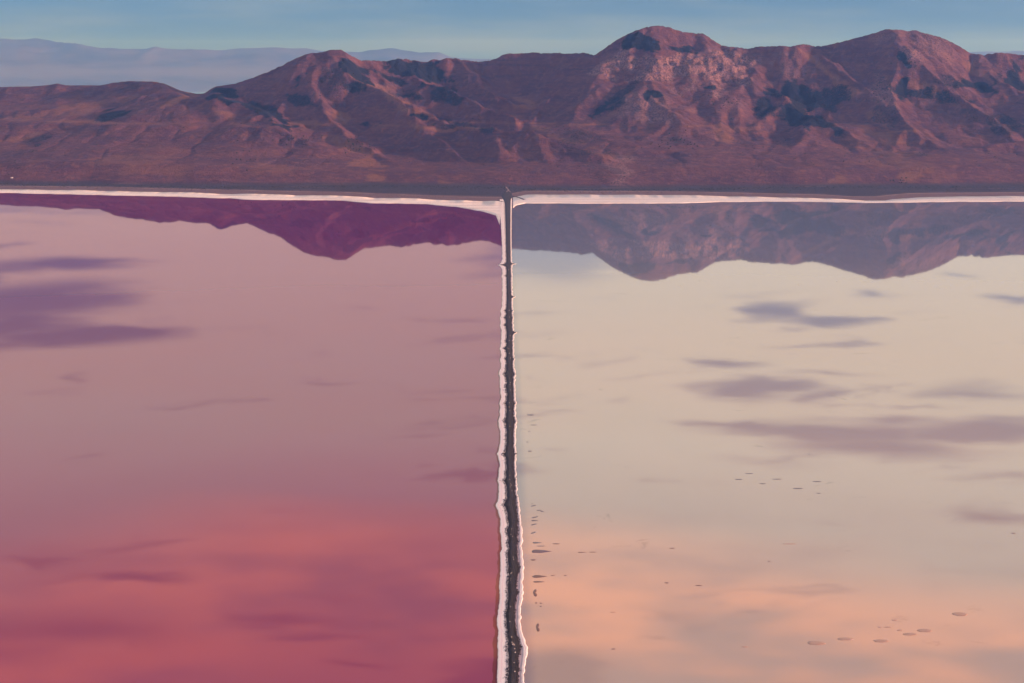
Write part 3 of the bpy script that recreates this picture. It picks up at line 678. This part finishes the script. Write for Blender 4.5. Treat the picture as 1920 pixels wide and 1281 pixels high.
strip('salt_crust', eIR, eSR, [(0, -0.1), (0.03, 0.36), (0.3, 0.50), (0.48, 0.34), (0.7, 0.52), (0.97, 0.36), (1.0, -0.2)], m_cr, 421, 0.1)
# deep red brine standing against the foot of the left crust
wd = np.interp(CY_, [600, 1219, 1500, 1900, 2300, 2900, 4500], [5.0, 4.2, 3.4, 2.2, 1.5, 1.1, 0.9]) * (1 + 0.45 * fbm(CY_ / 40, zero + 2, 4, 141))
m_deep = water_mat('deep_red_brine', [(0.15, 0.005, 0.013), (0.18, 0.008, 0.018)], spec=0.12)
strip('brine_margin', eSL - np.maximum(wd, 0.2), eSL + 0.15, [(0, 0.006), (1.0, 0.006)], m_deep, 431, 0.0)


# ------------------------------------------------------------------ lumps: shared low-poly stones and bushes
def lump(name, seed, sub=1, rough=0.25, flat=1.0, up=0.0):
    rnd = random.Random(seed)
    bm = bmesh.new(); bmesh.ops.create_icosphere(bm, subdivisions=sub, radius=1.0)
    for v in bm.verts:
        k = 1 + rnd.uniform(-rough, rough); v.co = Vector((v.co.x * k, v.co.y * k, v.co.z * k * flat + up))
    me = bpy.data.meshes.new(name); bm.to_mesh(me); bm.free(); return me
def joined(name, mesh_list, items, mat, parent=None):
    """many small lumps as one mesh: items are (x, y, z, size, turn)"""
    vs, fs, n = [], [], 0
    base = []
    for me in mesh_list:
        base.append((np.array([v.co[:] for v in me.vertices]), np.array([p.vertices[:] for p in me.polygons])))
    for k, (x, y, z, s_, a) in enumerate(items):
        v, f = base[k % len(base)]
        c, sn = math.cos(a), math.sin(a)
        q = np.stack([v[:, 0] * c - v[:, 1] * sn, v[:, 0] * sn + v[:, 1] * c, v[:, 2]], -1) * s_ + (x, y, z)
        vs.append(q); fs.append(f + n); n += len(v)
    return mesh_np(name, np.concatenate(vs), np.concatenate(fs), mat, parent, smooth=False)
rng = random.Random(11)

# rock armour along the causeway: too small to pick apart singly
m_rip, g = new_mat('armour_rock')
n1 = g.noise(g.pos, 0.8, 3, 0.6)
g.put(g.b.inputs['Base Color'], g.ramp(n1, [(0.30, (0.010, 0.008, 0.011)), (0.58, (0.036, 0.028, 0.031)), (0.70, (0.15, 0.115, 0.11))])); g.b.inputs['Roughness'].default_value = 0.9
stones = [lump('stone', k, 1, 0.28, 0.75) for k in range(4)]
it = []
for k in range(11000):
    y = rng.choice((rng.uniform(1000, 2600), rng.uniform(1000, 5600)))
    i = min(int((y - CY_[0]) / 2.5), nC - 1); side = rng.random()
    wid = eRR[i] - eRL[i]; f = rng.gauss(0.03, 0.11) if side < 0.6 else 1 - rng.gauss(0.03, 0.08)
    z = float(np.interp(f, [p[0] for p in PROF], [p[1] for p in PROF]))
    it.append((eRL[i] + wid * f, y, max(z, 0.3) + 0.1, rng.uniform(0.25, 0.8) * (1.6 if rng.random() < 0.08 else 1), rng.uniform(0, 6.28)))
rip = joined('rock_armour', stones, it, m_rip, causeway); rip['kind'] = 'stuff'

# pale boulders standing on the road
m_pale_rock, g = new_mat('salted_boulder')
n1 = g.noise(g.pos, 1.2, 3, 0.6)
g.put(g.b.inputs['Base Color'], g.mix(n1, (0.52, 0.45, 0.43), (0.84, 0.76, 0.72))); g.b.inputs['Roughness'].default_value = 0.8
BOULD = [(487, 955), (496, 960), (507, 954), (583, 953), (583.5, 955), (596, 955), (631, 956.5), (640, 955), (654, 952), (655, 954), (664, 955), (673, 957), (699, 952), (703, 950), (710, 955), (719, 957), (723, 956), (733, 957.5), (757, 955), (765, 954.5), (772, 956), (801, 956), (893, 956), (901, 955.5), (909, 957), (912, 958.5), (915, 956.5), (922, 960), (994, 959.5), (1004, 958), (1008, 961), (1047, 962), (1051, 963), (1076, 959), (1078, 958), (1087, 958), (1090, 957), (1197, 959), (1207, 960), (1209, 963), (1211, 961), (1212, 964), (1219, 965), (1245, 964), (1226, 966), (1262, 965), (1140, 957), (1168, 956)]
bm_ = [lump('boulder', 50 + k, 2, 0.16, 0.8, 0.55) for k in range(4)]
for me in bm_: me.materials.append(m_pale_rock)
def put(name, me, loc, scale, rz):
    o = bpy.data.objects.new(name, me); COL.objects.link(o); o.location = loc
    o.scale = scale if isinstance(scale, tuple) else (scale,) * 3; o.rotation_euler = (0, 0, rz); return o
for k, (r, p) in enumerate(BOULD):
    x, y = ground(p, r); x -= 2.6 * x / y if y else 0
    i = min(int((y - CY_[0]) / 2.5), nC - 1)
    f = float(np.clip((x - eRL[i]) / (eRR[i] - eRL[i]), 0.2, 0.85)); x = eRL[i] + f * (eRR[i] - eRL[i])
    z = float(np.interp(f, [q[0] for q in PROF], [q[1] for q in PROF])) * sink[i]
    o = put('boulder', bm_[k % 4], (x, y, z - 0.15), rng.uniform(0.40, 0.72) * (1.0 + 0.35 * (y > 2600)), rng.uniform(0, 6))
    if r < 600: tag(o, 'small whitish boulder on the far stretch of dark causeway', 'boulder', 'boulders on the far stretch of causeway')
    elif r < 800: tag(o, 'small whitish boulder on the middle stretch of dark causeway', 'boulder', 'boulders on the middle stretch of causeway')
    elif r < 1120: tag(o, 'small whitish boulder on the near stretch of dark causeway', 'boulder', 'boulders on the near stretch of causeway')
    else: tag(o, 'small whitish boulder on the causeway at the bottom edge', 'boulder', 'boulders at the bottom end of the causeway')

# ------------------------------------------------------------------ mud shoals on the pale lake
m_mud = []
for nm, a, b in (('brown_mud', (0.135, 0.058, 0.048), (0.18, 0.085, 0.068)), ('purple_mud', (0.095, 0.052, 0.080), (0.135, 0.075, 0.105)), ('grey_mud', (0.10, 0.095, 0.115), (0.15, 0.13, 0.15)), ('drowned_mud', (0.42, 0.25, 0.18), (0.48, 0.30, 0.22))):
    m, g = new_mat(nm); n1 = g.noise(g.pos, 0.4, 4, 0.6)
    g.put(g.b.inputs['Base Color'], g.mix(g.ramp01(n1, 0.35, 0.65), a, b)); g.b.inputs['Roughness'].default_value = 0.35; m_mud.append(m)
def shoal(px, py, hw, hh, shape, mat, seed, label, group=None):
    """low mound of mud: outline in lake metres, a rim at the waterline and a slightly domed top"""
    x0, y0 = ground(px, py); xa, _ = ground(px + hw, py); _, yb = ground(px, py - hh); _, yc = ground(px, py + hh)
    A, B = xa - x0, (yb - yc) / 2
    N = 28; out = []
    for k in range(N):
        t = 2 * math.pi * k / N; c, s_ = math.cos(t), math.sin(t)
        j = 1 + 0.16 * float(perlin(np.array([c * 1.7 + seed]), np.array([s_ * 1.7]), 500)[0])
        if shape == 'drop': u, v = c, s_ * (0.62 - 0.42 * c) * 1.1 + 0.12 * (1 - c) * 0
        elif shape == 'tilt': u, v = c, s_ * 0.55 + 0.55 * c
        elif shape == 'crescent':
            a = math.pi * (0.42 + 1.2 * (k if k < N / 2 else N - 1 - k) / (N / 2 - 1)) ; rr = 1.0 if k < N / 2 else 0.42
            u, v = math.cos(a) * rr + (0.25 if rr < 1 else 0), math.sin(a) * rr
        else: u, v = c, s_
        out.append((u * A * j, v * B * j))
    cx = sum(p[0] for p in out) / N; cy2 = sum(p[1] for p in out) / N
    vs = [(p[0], p[1], -0.25) for p in out] + [(p[0], p[1], 0.06) for p in out] + [(cx + (p[0] - cx) * .8, cy2 + (p[1] - cy2) * .8, 0.16) for p in out] + [(cx + (p[0] - cx) * .4, cy2 + (p[1] - cy2) * .4, 0.22) for p in out] + [(cx, cy2, 0.23)]
    me = bpy.data.meshes.new('mud_shoal'); fs = []
    for ring in range(3):
        for k in range(N):
            a, b = ring * N + k, ring * N + (k + 1) % N; fs.append((a, b, b + N, a + N))
    for k in range(N): fs.append((3 * N + k, 3 * N + (k + 1) % N, 4 * N))
    me.from_pydata(vs, [], fs); me.materials.append(m_mud[mat]); me.update()
    for p in me.polygons: p.use_smooth = True
    o = bpy.data.objects.new('mud_shoal', me); COL.objects.link(o); o.location = (x0, y0, 0.0)
    return tag(o, label, 'mud shoal', group)
G1, G2, G3, G4, G5 = 'mud slivers off the middle of the causeway', 'small mud flecks off the near causeway', 'mud streaks far out on the pale lake', 'mud streaks on the salmon water', 'drowned flecks among the brown ovals'
SH = [
    (995, 778, 7, 1.1, 'oval', 2, 'longest of the thin grey mud slivers off the middle causeway', None),
    (1001, 797, 6, .6, 'oval', 2, 'thin grey mud sliver off the middle of the causeway', G1), (993, 809, 2.2, 1, 'tilt', 2, 'thin grey mud sliver off the middle of the causeway', G1), (989, 829, 2.2, .7, 'oval', 2, 'thin grey mud sliver off the middle of the causeway', G1), (993.6, 846, 3.6, 1, 'oval', 2, 'thin grey mud sliver off the middle of the causeway', G1),
    (998, 944.6, 1.6, .8, 'tilt', 2, 'tiny grey mud fleck topmost of the slanting shoals beside the causeway', None), (1000.6, 948.4, 5, 1.8, 'tilt', 2, 'slanting grey mud shoal, second from top of the cluster beside the causeway', None), (1011, 957, 5, .8, 'oval', 2, 'thin grey mud streak right of the slanting shoals', None), (1016.5, 958.9, 3.2, .8, 'oval', 2, 'short grey mud streak ending right of the slanting shoals', None),
    (1003, 970, 6.2, 2.1, 'tilt', 2, 'largest slanting grey mud shoal beside the causeway', None), (1003, 976.2, 6.6, 1.4, 'drop', 2, 'flat grey mud shoal just below the largest slanting one', None), (1001, 983.5, 5.6, 2.0, 'tilt', 2, 'slanting slate-grey mud shoal with pointed right end', None), (1000.3, 999, 4.6, 2.3, 'tilt', 2, 'slate-blue leaf-shaped mud shoal, lowest of the slanting ones', None),
    (1008, 1017.8, 8.6, 1.7, 'drop', 2, 'thin grey-brown mud shoal just above the big purple teardrop', None), (1042.4, 1019.8, 7, .8, 'oval', 0, 'lone thin brown streak right of the grey-brown shoal', None), (1014, 1024, 8, .7, 'oval', 2, 'hair-thin mud streak above the big purple teardrop', None),
    (1015, 1034, 19, 3.9, 'drop', 1, 'big purple teardrop mud shoal, largest beside the causeway', None), (1000, 1050, 4.8, 1.3, 'oval', 0, 'small brown oval shoal below the purple teardrop', None), (1092, 1035.8, 8, .9, 'drop', 0, 'brown mud streak right of the purple teardrop, first of two', None), (1111, 1035.4, 7, .6, 'oval', 0, 'faint brown mud streak, second right of the purple teardrop', None),
    (1011.5, 1081, 13.6, 3.3, 'drop', 0, 'long brown teardrop mud shoal pointing right from the causeway', None), (1037, 1079, 4, 1, 'tilt', 0, 'small brown shoal off the tip of the brown teardrop', None), (1060, 1079, 3, .6, 'oval', 0, 'faint brown fleck farthest right of the brown teardrop', None), (1011, 1091, 11, 1.8, 'drop', 0, 'slim brown mud shoal just below the brown teardrop', None),
    (1004.5, 1111.8, 5.4, 6.2, 'crescent', 0, 'brown hook-shaped mud shoal open to the right', None), (1005.5, 1130.7, 2, 1, 'oval', 0, 'small brown mud fleck between the two hooked shoals', G2), (1014.6, 1131, 3, .8, 'oval', 0, 'small brown mud fleck between the two hooked shoals', G2), (1014, 1137, 2, .8, 'oval', 0, 'small brown mud fleck between the two hooked shoals', G2),
    (1009.8, 1176.5, 4.4, 7.6, 'crescent', 0, 'tall brown crescent mud shoal, nearest of the hooked ones', None),
    (1530, 1206, 17, 3.6, 'oval', 3, 'brownish drowned mud oval, leftmost of the lower right group', None), (1585, 1198.5, 15, 2.6, 'oval', 3, 'brownish drowned mud oval, second from left in the lower right group', None), (1652, 1202, 14, 2.8, 'oval', 3, 'brownish drowned mud oval, third from left in the lower right group', None), (1706, 1189.5, 13, 2.4, 'oval', 3, 'reddish drowned mud oval just below another on salmon water', None), (1734, 1182.5, 14, 3, 'oval', 3, 'reddish drowned mud oval, rightmost but one of the lower right group', None), (1800, 1152, 14, 3.4, 'oval', 3, 'drowned mud oval standing apart at far right', None),
    (1687, 1182, 5, 1.2, 'oval', 3, 'small drowned fleck above the drowned mud ovals', G5), (1665, 1176, 7, 1.0, 'oval', 3, 'small drowned fleck above the drowned mud ovals', G5), (1650, 1176, 4, .9, 'oval', 3, 'small drowned fleck above the drowned mud ovals', G5), (1677, 1163, 5, 1, 'oval', 3, 'small drowned fleck above the drowned mud ovals', G5),
    (1385, 899, 7, .8, 'oval', 2, 'thin mud streak far out on the pale lake', G3), (1457, 898.5, 9, .7, 'oval', 2, 'thin mud streak far out on the pale lake', G3), (1496, 916, 9, 1.0, 'oval', 2, 'thin mud streak far out on the pale lake', G3), (1532, 903, 8, .8, 'oval', 2, 'thin mud streak far out on the pale lake', G3), (1430, 907, 6, .7, 'oval', 2, 'thin mud streak far out on the pale lake', G3), (1535, 925, 4, .7, 'oval', 2, 'thin mud streak far out on the pale lake', G3), (1405, 888, 8, .6, 'oval', 2, 'thin mud streak far out on the pale lake', G3),
    (1480, 1020, 13, .7, 'oval', 3, 'thin mud streak lying across the salmon coloured water', G4), (1260, 1028, 5, .8, 'oval', 0, 'thin mud streak lying across the salmon coloured water', G4), (1442, 1053, 2, .9, 'oval', 0, 'thin mud streak lying across the salmon coloured water', G4), (1310, 1098, 6, .8, 'oval', 0, 'thin mud streak lying across the salmon coloured water', G4), (1250, 1093, 4, .8, 'oval', 0, 'thin mud streak lying across the salmon coloured water', G4), (1900, 1000, 4, .8, 'oval', 0, 'thin mud streak lying across the salmon coloured water', G4), (1397, 1213, 6, 1, 'oval', 3, 'thin mud streak lying across the salmon coloured water', G4), (1150, 1148, 5, .8, 'oval', 3, 'thin mud streak lying across the salmon coloured water', G4), (1150, 1217, 4, .9, 'oval', 0, 'thin mud streak lying across the salmon coloured water', G4),
]
for k, q_ in enumerate(SH): shoal(*q_[:6], k * 3.7 + 1, *q_[6:])

# ------------------------------------------------------------------ landing: berm, tracks, shed
m_berm, g = new_mat('dark_berm'); n1 = g.noise(g.pos, 0.3, 3, 0.6)
g.put(g.b.inputs['Base Color'], g.mix(g.ramp01(n1, 0.4, 0.65), (0.035, 0.028, 0.032), (0.10, 0.075, 0.075))); g.b.inputs['Roughness'].default_value = 0.9
m_track, g = new_mat('pale_track'); n1 = g.noise(g.pos, 0.12, 3, 0.6)
g.put(g.b.inputs['Base Color'], g.mix(n1, (0.22, 0.155, 0.15), (0.34, 0.25, 0.23))); g.b.inputs['Roughness'].default_value = 0.9
def ribbon(name, pts, width, prof, mat, terr=False, n=80, kind='structure'):
    P = np.array([ground(*p) for p in pts]); d = np.concatenate([[0], np.cumsum(np.hypot(*np.diff(P, axis=0).T))])
    t = np.linspace(0, d[-1], n); x = np.interp(t, d, P[:, 0]); y = np.interp(t, d, P[:, 1])
    tx = np.gradient(x); ty = np.gradient(y); L = np.hypot(tx, ty) + 1e-6; nx, ny = -ty / L, tx / L
    v = []
    for f, z in prof:
        X = x + nx * width * (f - .5); Y = y + ny * width * (f - .5)
        base = terrain_z(X, Y) if terr else 0
        v.append(np.stack([X, Y, base + z + 0 * X], -1))
    return tag(mesh_np(name, np.concatenate(v), grid_faces(len(prof), n)[:, ::-1], mat), kind=kind)
b_ = ribbon('berm', [(958, 368.0), (966, 369.2), (976, 372.2), (984, 375.2)], 14, [(0, 0.2), (0.3, 2.4), (0.5, 2.8), (0.7, 2.4), (1, 0.2)], m_berm, kind=None)
tag(b_, 'dark low berm slanting out over white salt beside the causeway end', 'berm')
b_ = ribbon('berm', [(922, 376.2), (932, 377.2), (943, 379.0)], 12, [(0, 0.2), (0.3, 2.0), (0.7, 2.0), (1, 0.2)], m_berm, kind=None)
tag(b_, 'dark curved berm left of the causeway where it meets the shore', 'berm')
# the causeway widens into a dark apron where it lands
b_ = ribbon('landing_apron', [(951.6, 380), (951.4, 374), (951.6, 368), (952.5, 363.5), (953.5, 360)], 1.0, [(0, 0), (1, 0)], m_bank)
bpy.data.objects.remove(b_)
ap = []
APR = [(384, 946.4, 956.8), (379, 945.5, 957.2), (374, 943, 958.5), (371, 941.5, 960.5), (368, 940, 961.5), (365, 943, 960.5), (362, 946, 958)]
for r, pl_, pr_ in APR:
    (xa, ya), (xb, yb) = ground(pl_, r), ground(pr_, r)
    for f, zz in ((0, -0.3), (0.06, 0.8), (0.3, 1.2), (0.7, 1.2), (0.94, 0.8), (1, -0.3)):
        x = xa + (xb - xa) * f; z = max(float(terrain_z(np.array([x]), np.array([ya]))[0]), 0)
        ap.append((x, ya, z + zz))
apo = mesh_np('landing_apron', ap, grid_faces(len(APR), 6), m_bank, causeway)
add_attr(apo, 'across', np.full(len(ap), 0.4))
ribbon('track', [(951.5, 363.5), (950.0, 361.5), (951.5, 360.0), (955.5, 360.2), (957, 361.3)], 4, [(0, 0.35), (.5, 0.5), (1, 0.35)], m_track, True, 60)
ribbon('track', [(951.2, 360.2), (954.5, 358.6), (951.0, 356.6), (949.0, 354.6)], 5, [(0, 0.35), (.5, 0.5), (1, 0.35)], m_track, True, 60)

def boxmesh(bm, c, d):
    m = Matrix.Translation(c) @ Matrix.Diagonal((*d, 1)); bmesh.ops.create_cube(bm, size=1.0, matrix=m)
m_wh, g = new_mat('white_paint'); n1 = g.noise(g.pos, 0.6, 3, 0.6)
g.put(g.b.inputs['Base Color'], g.mix(n1, (0.70, 0.68, 0.66), (0.80, 0.78, 0.76))); g.b.inputs['Roughness'].default_value = 0.6
m_dk, g = new_mat('dark_opening'); g.put(g.b.inputs['Base Color'], g.mix(g.noise(g.pos, 0.9, 2), (0.03, 0.03, 0.035), (0.05, 0.05, 0.055)))
sx0, sy0 = ground(23, 343.6); sz0 = float(terrain_z(np.array([sx0]), np.array([sy0]))[0])
shed = bpy.data.objects.new('shed', None); COL.objects.link(shed); shed.location = (sx0, sy0, sz0 - 0.3)
tag(shed, 'tiny white shed at the foot of the hill, far left', 'shed')
def part(name, boxes, mat, parent):
    bm = bmesh.new()
    for c, d in boxes: boxmesh(bm, c, d)
    me = bpy.data.meshes.new(name); bm.to_mesh(me); bm.free(); me.materials.append(mat)
    o = bpy.data.objects.new(name, me); COL.objects.link(o); o.parent = parent; return o
part('wall', [((0, 0, 1.8), (9.0, 5.0, 3.6))], m_wh, shed)
me = bpy.data.meshes.new('roof'); me.from_pydata([(-4.9, -2.9, 3.6), (4.9, -2.9, 3.6), (4.9, 2.9, 3.6), (-4.9, 2.9, 3.6), (-4.9, 0, 5.0), (4.9, 0, 5.0)], [], [(0, 1, 5, 4), (2, 3, 4, 5), (0, 4, 3), (1, 2, 5), (0, 3, 2, 1)])
me.materials.append(m_wh); o = bpy.data.objects.new('roof', me); COL.objects.link(o); o.parent = shed
part('door', [((1.5, -2.53, 1.2), (1.6, 0.1, 2.4))], m_dk, shed)

# ------------------------------------------------------------------ junipers on the slopes
m_jun, g = new_mat('juniper_foliage'); n1 = g.noise(g.pos, 0.8, 3, 0.6)
g.put(g.b.inputs['Base Color'], g.mix(g.ramp01(n1, 0.35, 0.65), (0.016, 0.020, 0.020), (0.045, 0.050, 0.042))); g.b.inputs['Roughness'].default_value = 0.95
bush_me = []
for k in range(5):
    rnd = random.Random(900 + k); bm = bmesh.new()
    for q in range(5):
        a, r = rnd.uniform(0, 6.28), rnd.uniform(0.1, 0.55); sz = rnd.uniform(0.42, 0.72)
        ret = bmesh.ops.create_icosphere(bm, subdivisions=1, radius=sz, matrix=Matrix.Translation((math.cos(a) * r, math.sin(a) * r, rnd.uniform(0.4, 1.15))))
        for v in ret['verts']: v.co += Vector((rnd.uniform(-.14, .14), rnd.uniform(-.14, .14), rnd.uniform(-.14, .14)))
    me = bpy.data.meshes.new('juniper'); bm.to_mesh(me); bm.free(); me.materials.append(m_jun); bush_me.append(me)
# terrain points by photo column/row: nearest visible surface sample
vis = (pxs > -50) & (pxs < 1970) & (hills > 0.5) & (GY < 8600)
vi = np.argwhere(vis); vpx, vpy = pxs[vis], pys[vis]; vY = GY[vis]
cell = {}
ordr = np.argsort(-vY)
for q in ordr: cell[(int(vpx[q] // 5), int(vpy[q] // 4))] = q      # nearest surface wins
def surf(px, py):
    q = cell.get((int(px // 5), int(py // 4)))
    if q is None: return None
    i, j = vi[q]
    x = GX[i, j] + rng.uniform(-5, 5); y = GY[i, j] + rng.uniform(-4, 4)
    return float(x), float(y), float(terrain_z(np.array([x]), np.array([y]))[0])
CL = [  # px, py, half w, half h, count, label words
    (1265, 262, 40, 14, 40, 'on the pale slope below the castle-like cliffs', 'junipers below the castle-like cliffs'),
    (668, 272, 32, 12, 34, 'on the mid spur below the left peak', 'junipers on the spur below the left peak'),
    (560, 258, 45, 14, 26, 'along the gully left of the mid spur', 'junipers along the left gully'),
    (625, 165, 40, 26, 40, 'on the face of the left peak', 'junipers on the left peak face'),
    (1650, 165, 26, 26, 36, 'on the pale flank of the right peak', 'junipers on the right peak flank'),
    (1710, 112, 26, 14, 20, 'beside the dark gully under the right summit', 'junipers under the right summit'),
    (1345, 190, 60, 22, 24, 'on the scree under the cliff band', 'junipers on the scree under the cliffs'),
    (1690, 338, 34, 6, 12, 'around the tan mound by the right shore', 'junipers round the tan mound'),
    (870, 236, 60, 8, 18, 'along the pale bench above the middle spur', 'junipers along the pale bench'),
    (450, 290, 60, 20, 14, 'scattered over the smooth left hillside', 'junipers on the smooth left hillside'),
]
for px, py, hw, hh, n, wds, grp in CL:
    for k in range(n):
        p = surf(rng.gauss(px, hw * 0.55), rng.gauss(py, hh * 0.55))
        if p is None: continue
        s_ = rng.uniform(2.6, 4.8)
        o = put('juniper', bush_me[k % 5], (p[0], p[1], p[2] - 0.4), (s_, s_, s_ * rng.uniform(0.75, 1.05)), rng.uniform(0, 6.28))
        qx_, qy_ = project(p[0], p[1], p[2])
        spot = ('upper ' if qy_ < py else 'lower ') + ('left' if qx_ < px else 'right')
        tag(o, 'small dark juniper ' + wds + ', ' + spot, 'juniper', grp)
it = []
prob = (np.clip(veg_shade, 0, 1) * 0.09 + rock * 0.035 + 0.0010) * (hills > 0.6) * (GY < 8650) * (np.abs(GX) < 3900)
R_ = np.random.RandomState(5); pick = np.argwhere(R_.rand(*prob.shape) < prob * 1.2)
for i, j in pick[:14000]:
    it.append((GX[i, j] + rng.uniform(-4, 4), GY[i, j] + rng.uniform(-4, 4), HF[i, j] - 0.5, rng.uniform(1.4, 3.4), rng.uniform(0, 6.28)))
blobs = [lump('scrub', 700 + k, 1, 0.3, 0.8, 0.4) for k in range(4)]
sc_ = joined('scrub', blobs, it, m_jun); tag(sc_, 'dark low scrub spread over the rocky slopes', 'scrub', kind='stuff')
# brush on the plain along the foot of the hills
it = []
for k in range(3500):
    x = rng.uniform(-3300, 3300); y = float(np.interp(x, foot_pts[:, 0], foot_pts[:, 1])) - abs(rng.gauss(0, 60)) + 25
    if y < float(shoreY(np.array([x]))[0]) + 45: continue
    it.append((x, y, 0, rng.uniform(1.0, 2.4), rng.uniform(0, 6.28)))
ar = np.array(it); zz = terrain_z(ar[:, 0], ar[:, 1]); it = [(a, b, float(z) - 0.2, d, e) for (a, b, _, d, e), z in zip(it, zz)]
br = joined('brush', blobs, it, m_jun); tag(br, 'dark brush lining the plain along the foot of the hills', 'brush', kind='stuff')

# ------------------------------------------------------------------ haze
m_haze = bpy.data.materials.new('haze_air'); m_haze.use_nodes = True
t = m_haze.node_tree; t.nodes.clear()
ho = t.nodes.new('ShaderNodeOutputMaterial'); pv = t.nodes.new('ShaderNodeVolumePrincipled')
pv.inputs['Color'].default_value = (0.15, 0.38, 1.0, 1); pv.inputs['Absorption Color'].default_value = (1, 1, 1, 1); pv.inputs['Density'].default_value = 3.2e-5; pv.inputs['Anisotropy'].default_value = 0.65
t.links.new(pv.outputs[0], ho.inputs['Volume'])
B = 90000.0
hv = [(x, y, z) for z in (-7.5, 1450.0) for y in (-B, B) for x in (-B, B)]
hz = mesh_np('haze', hv, [(0, 2, 3, 1), (4, 5, 7, 6), (0, 1, 5, 4), (2, 6, 7, 3), (0, 4, 6, 2), (1, 3, 7, 5)], m_haze, smooth=False)
tag(hz, kind='stuff')
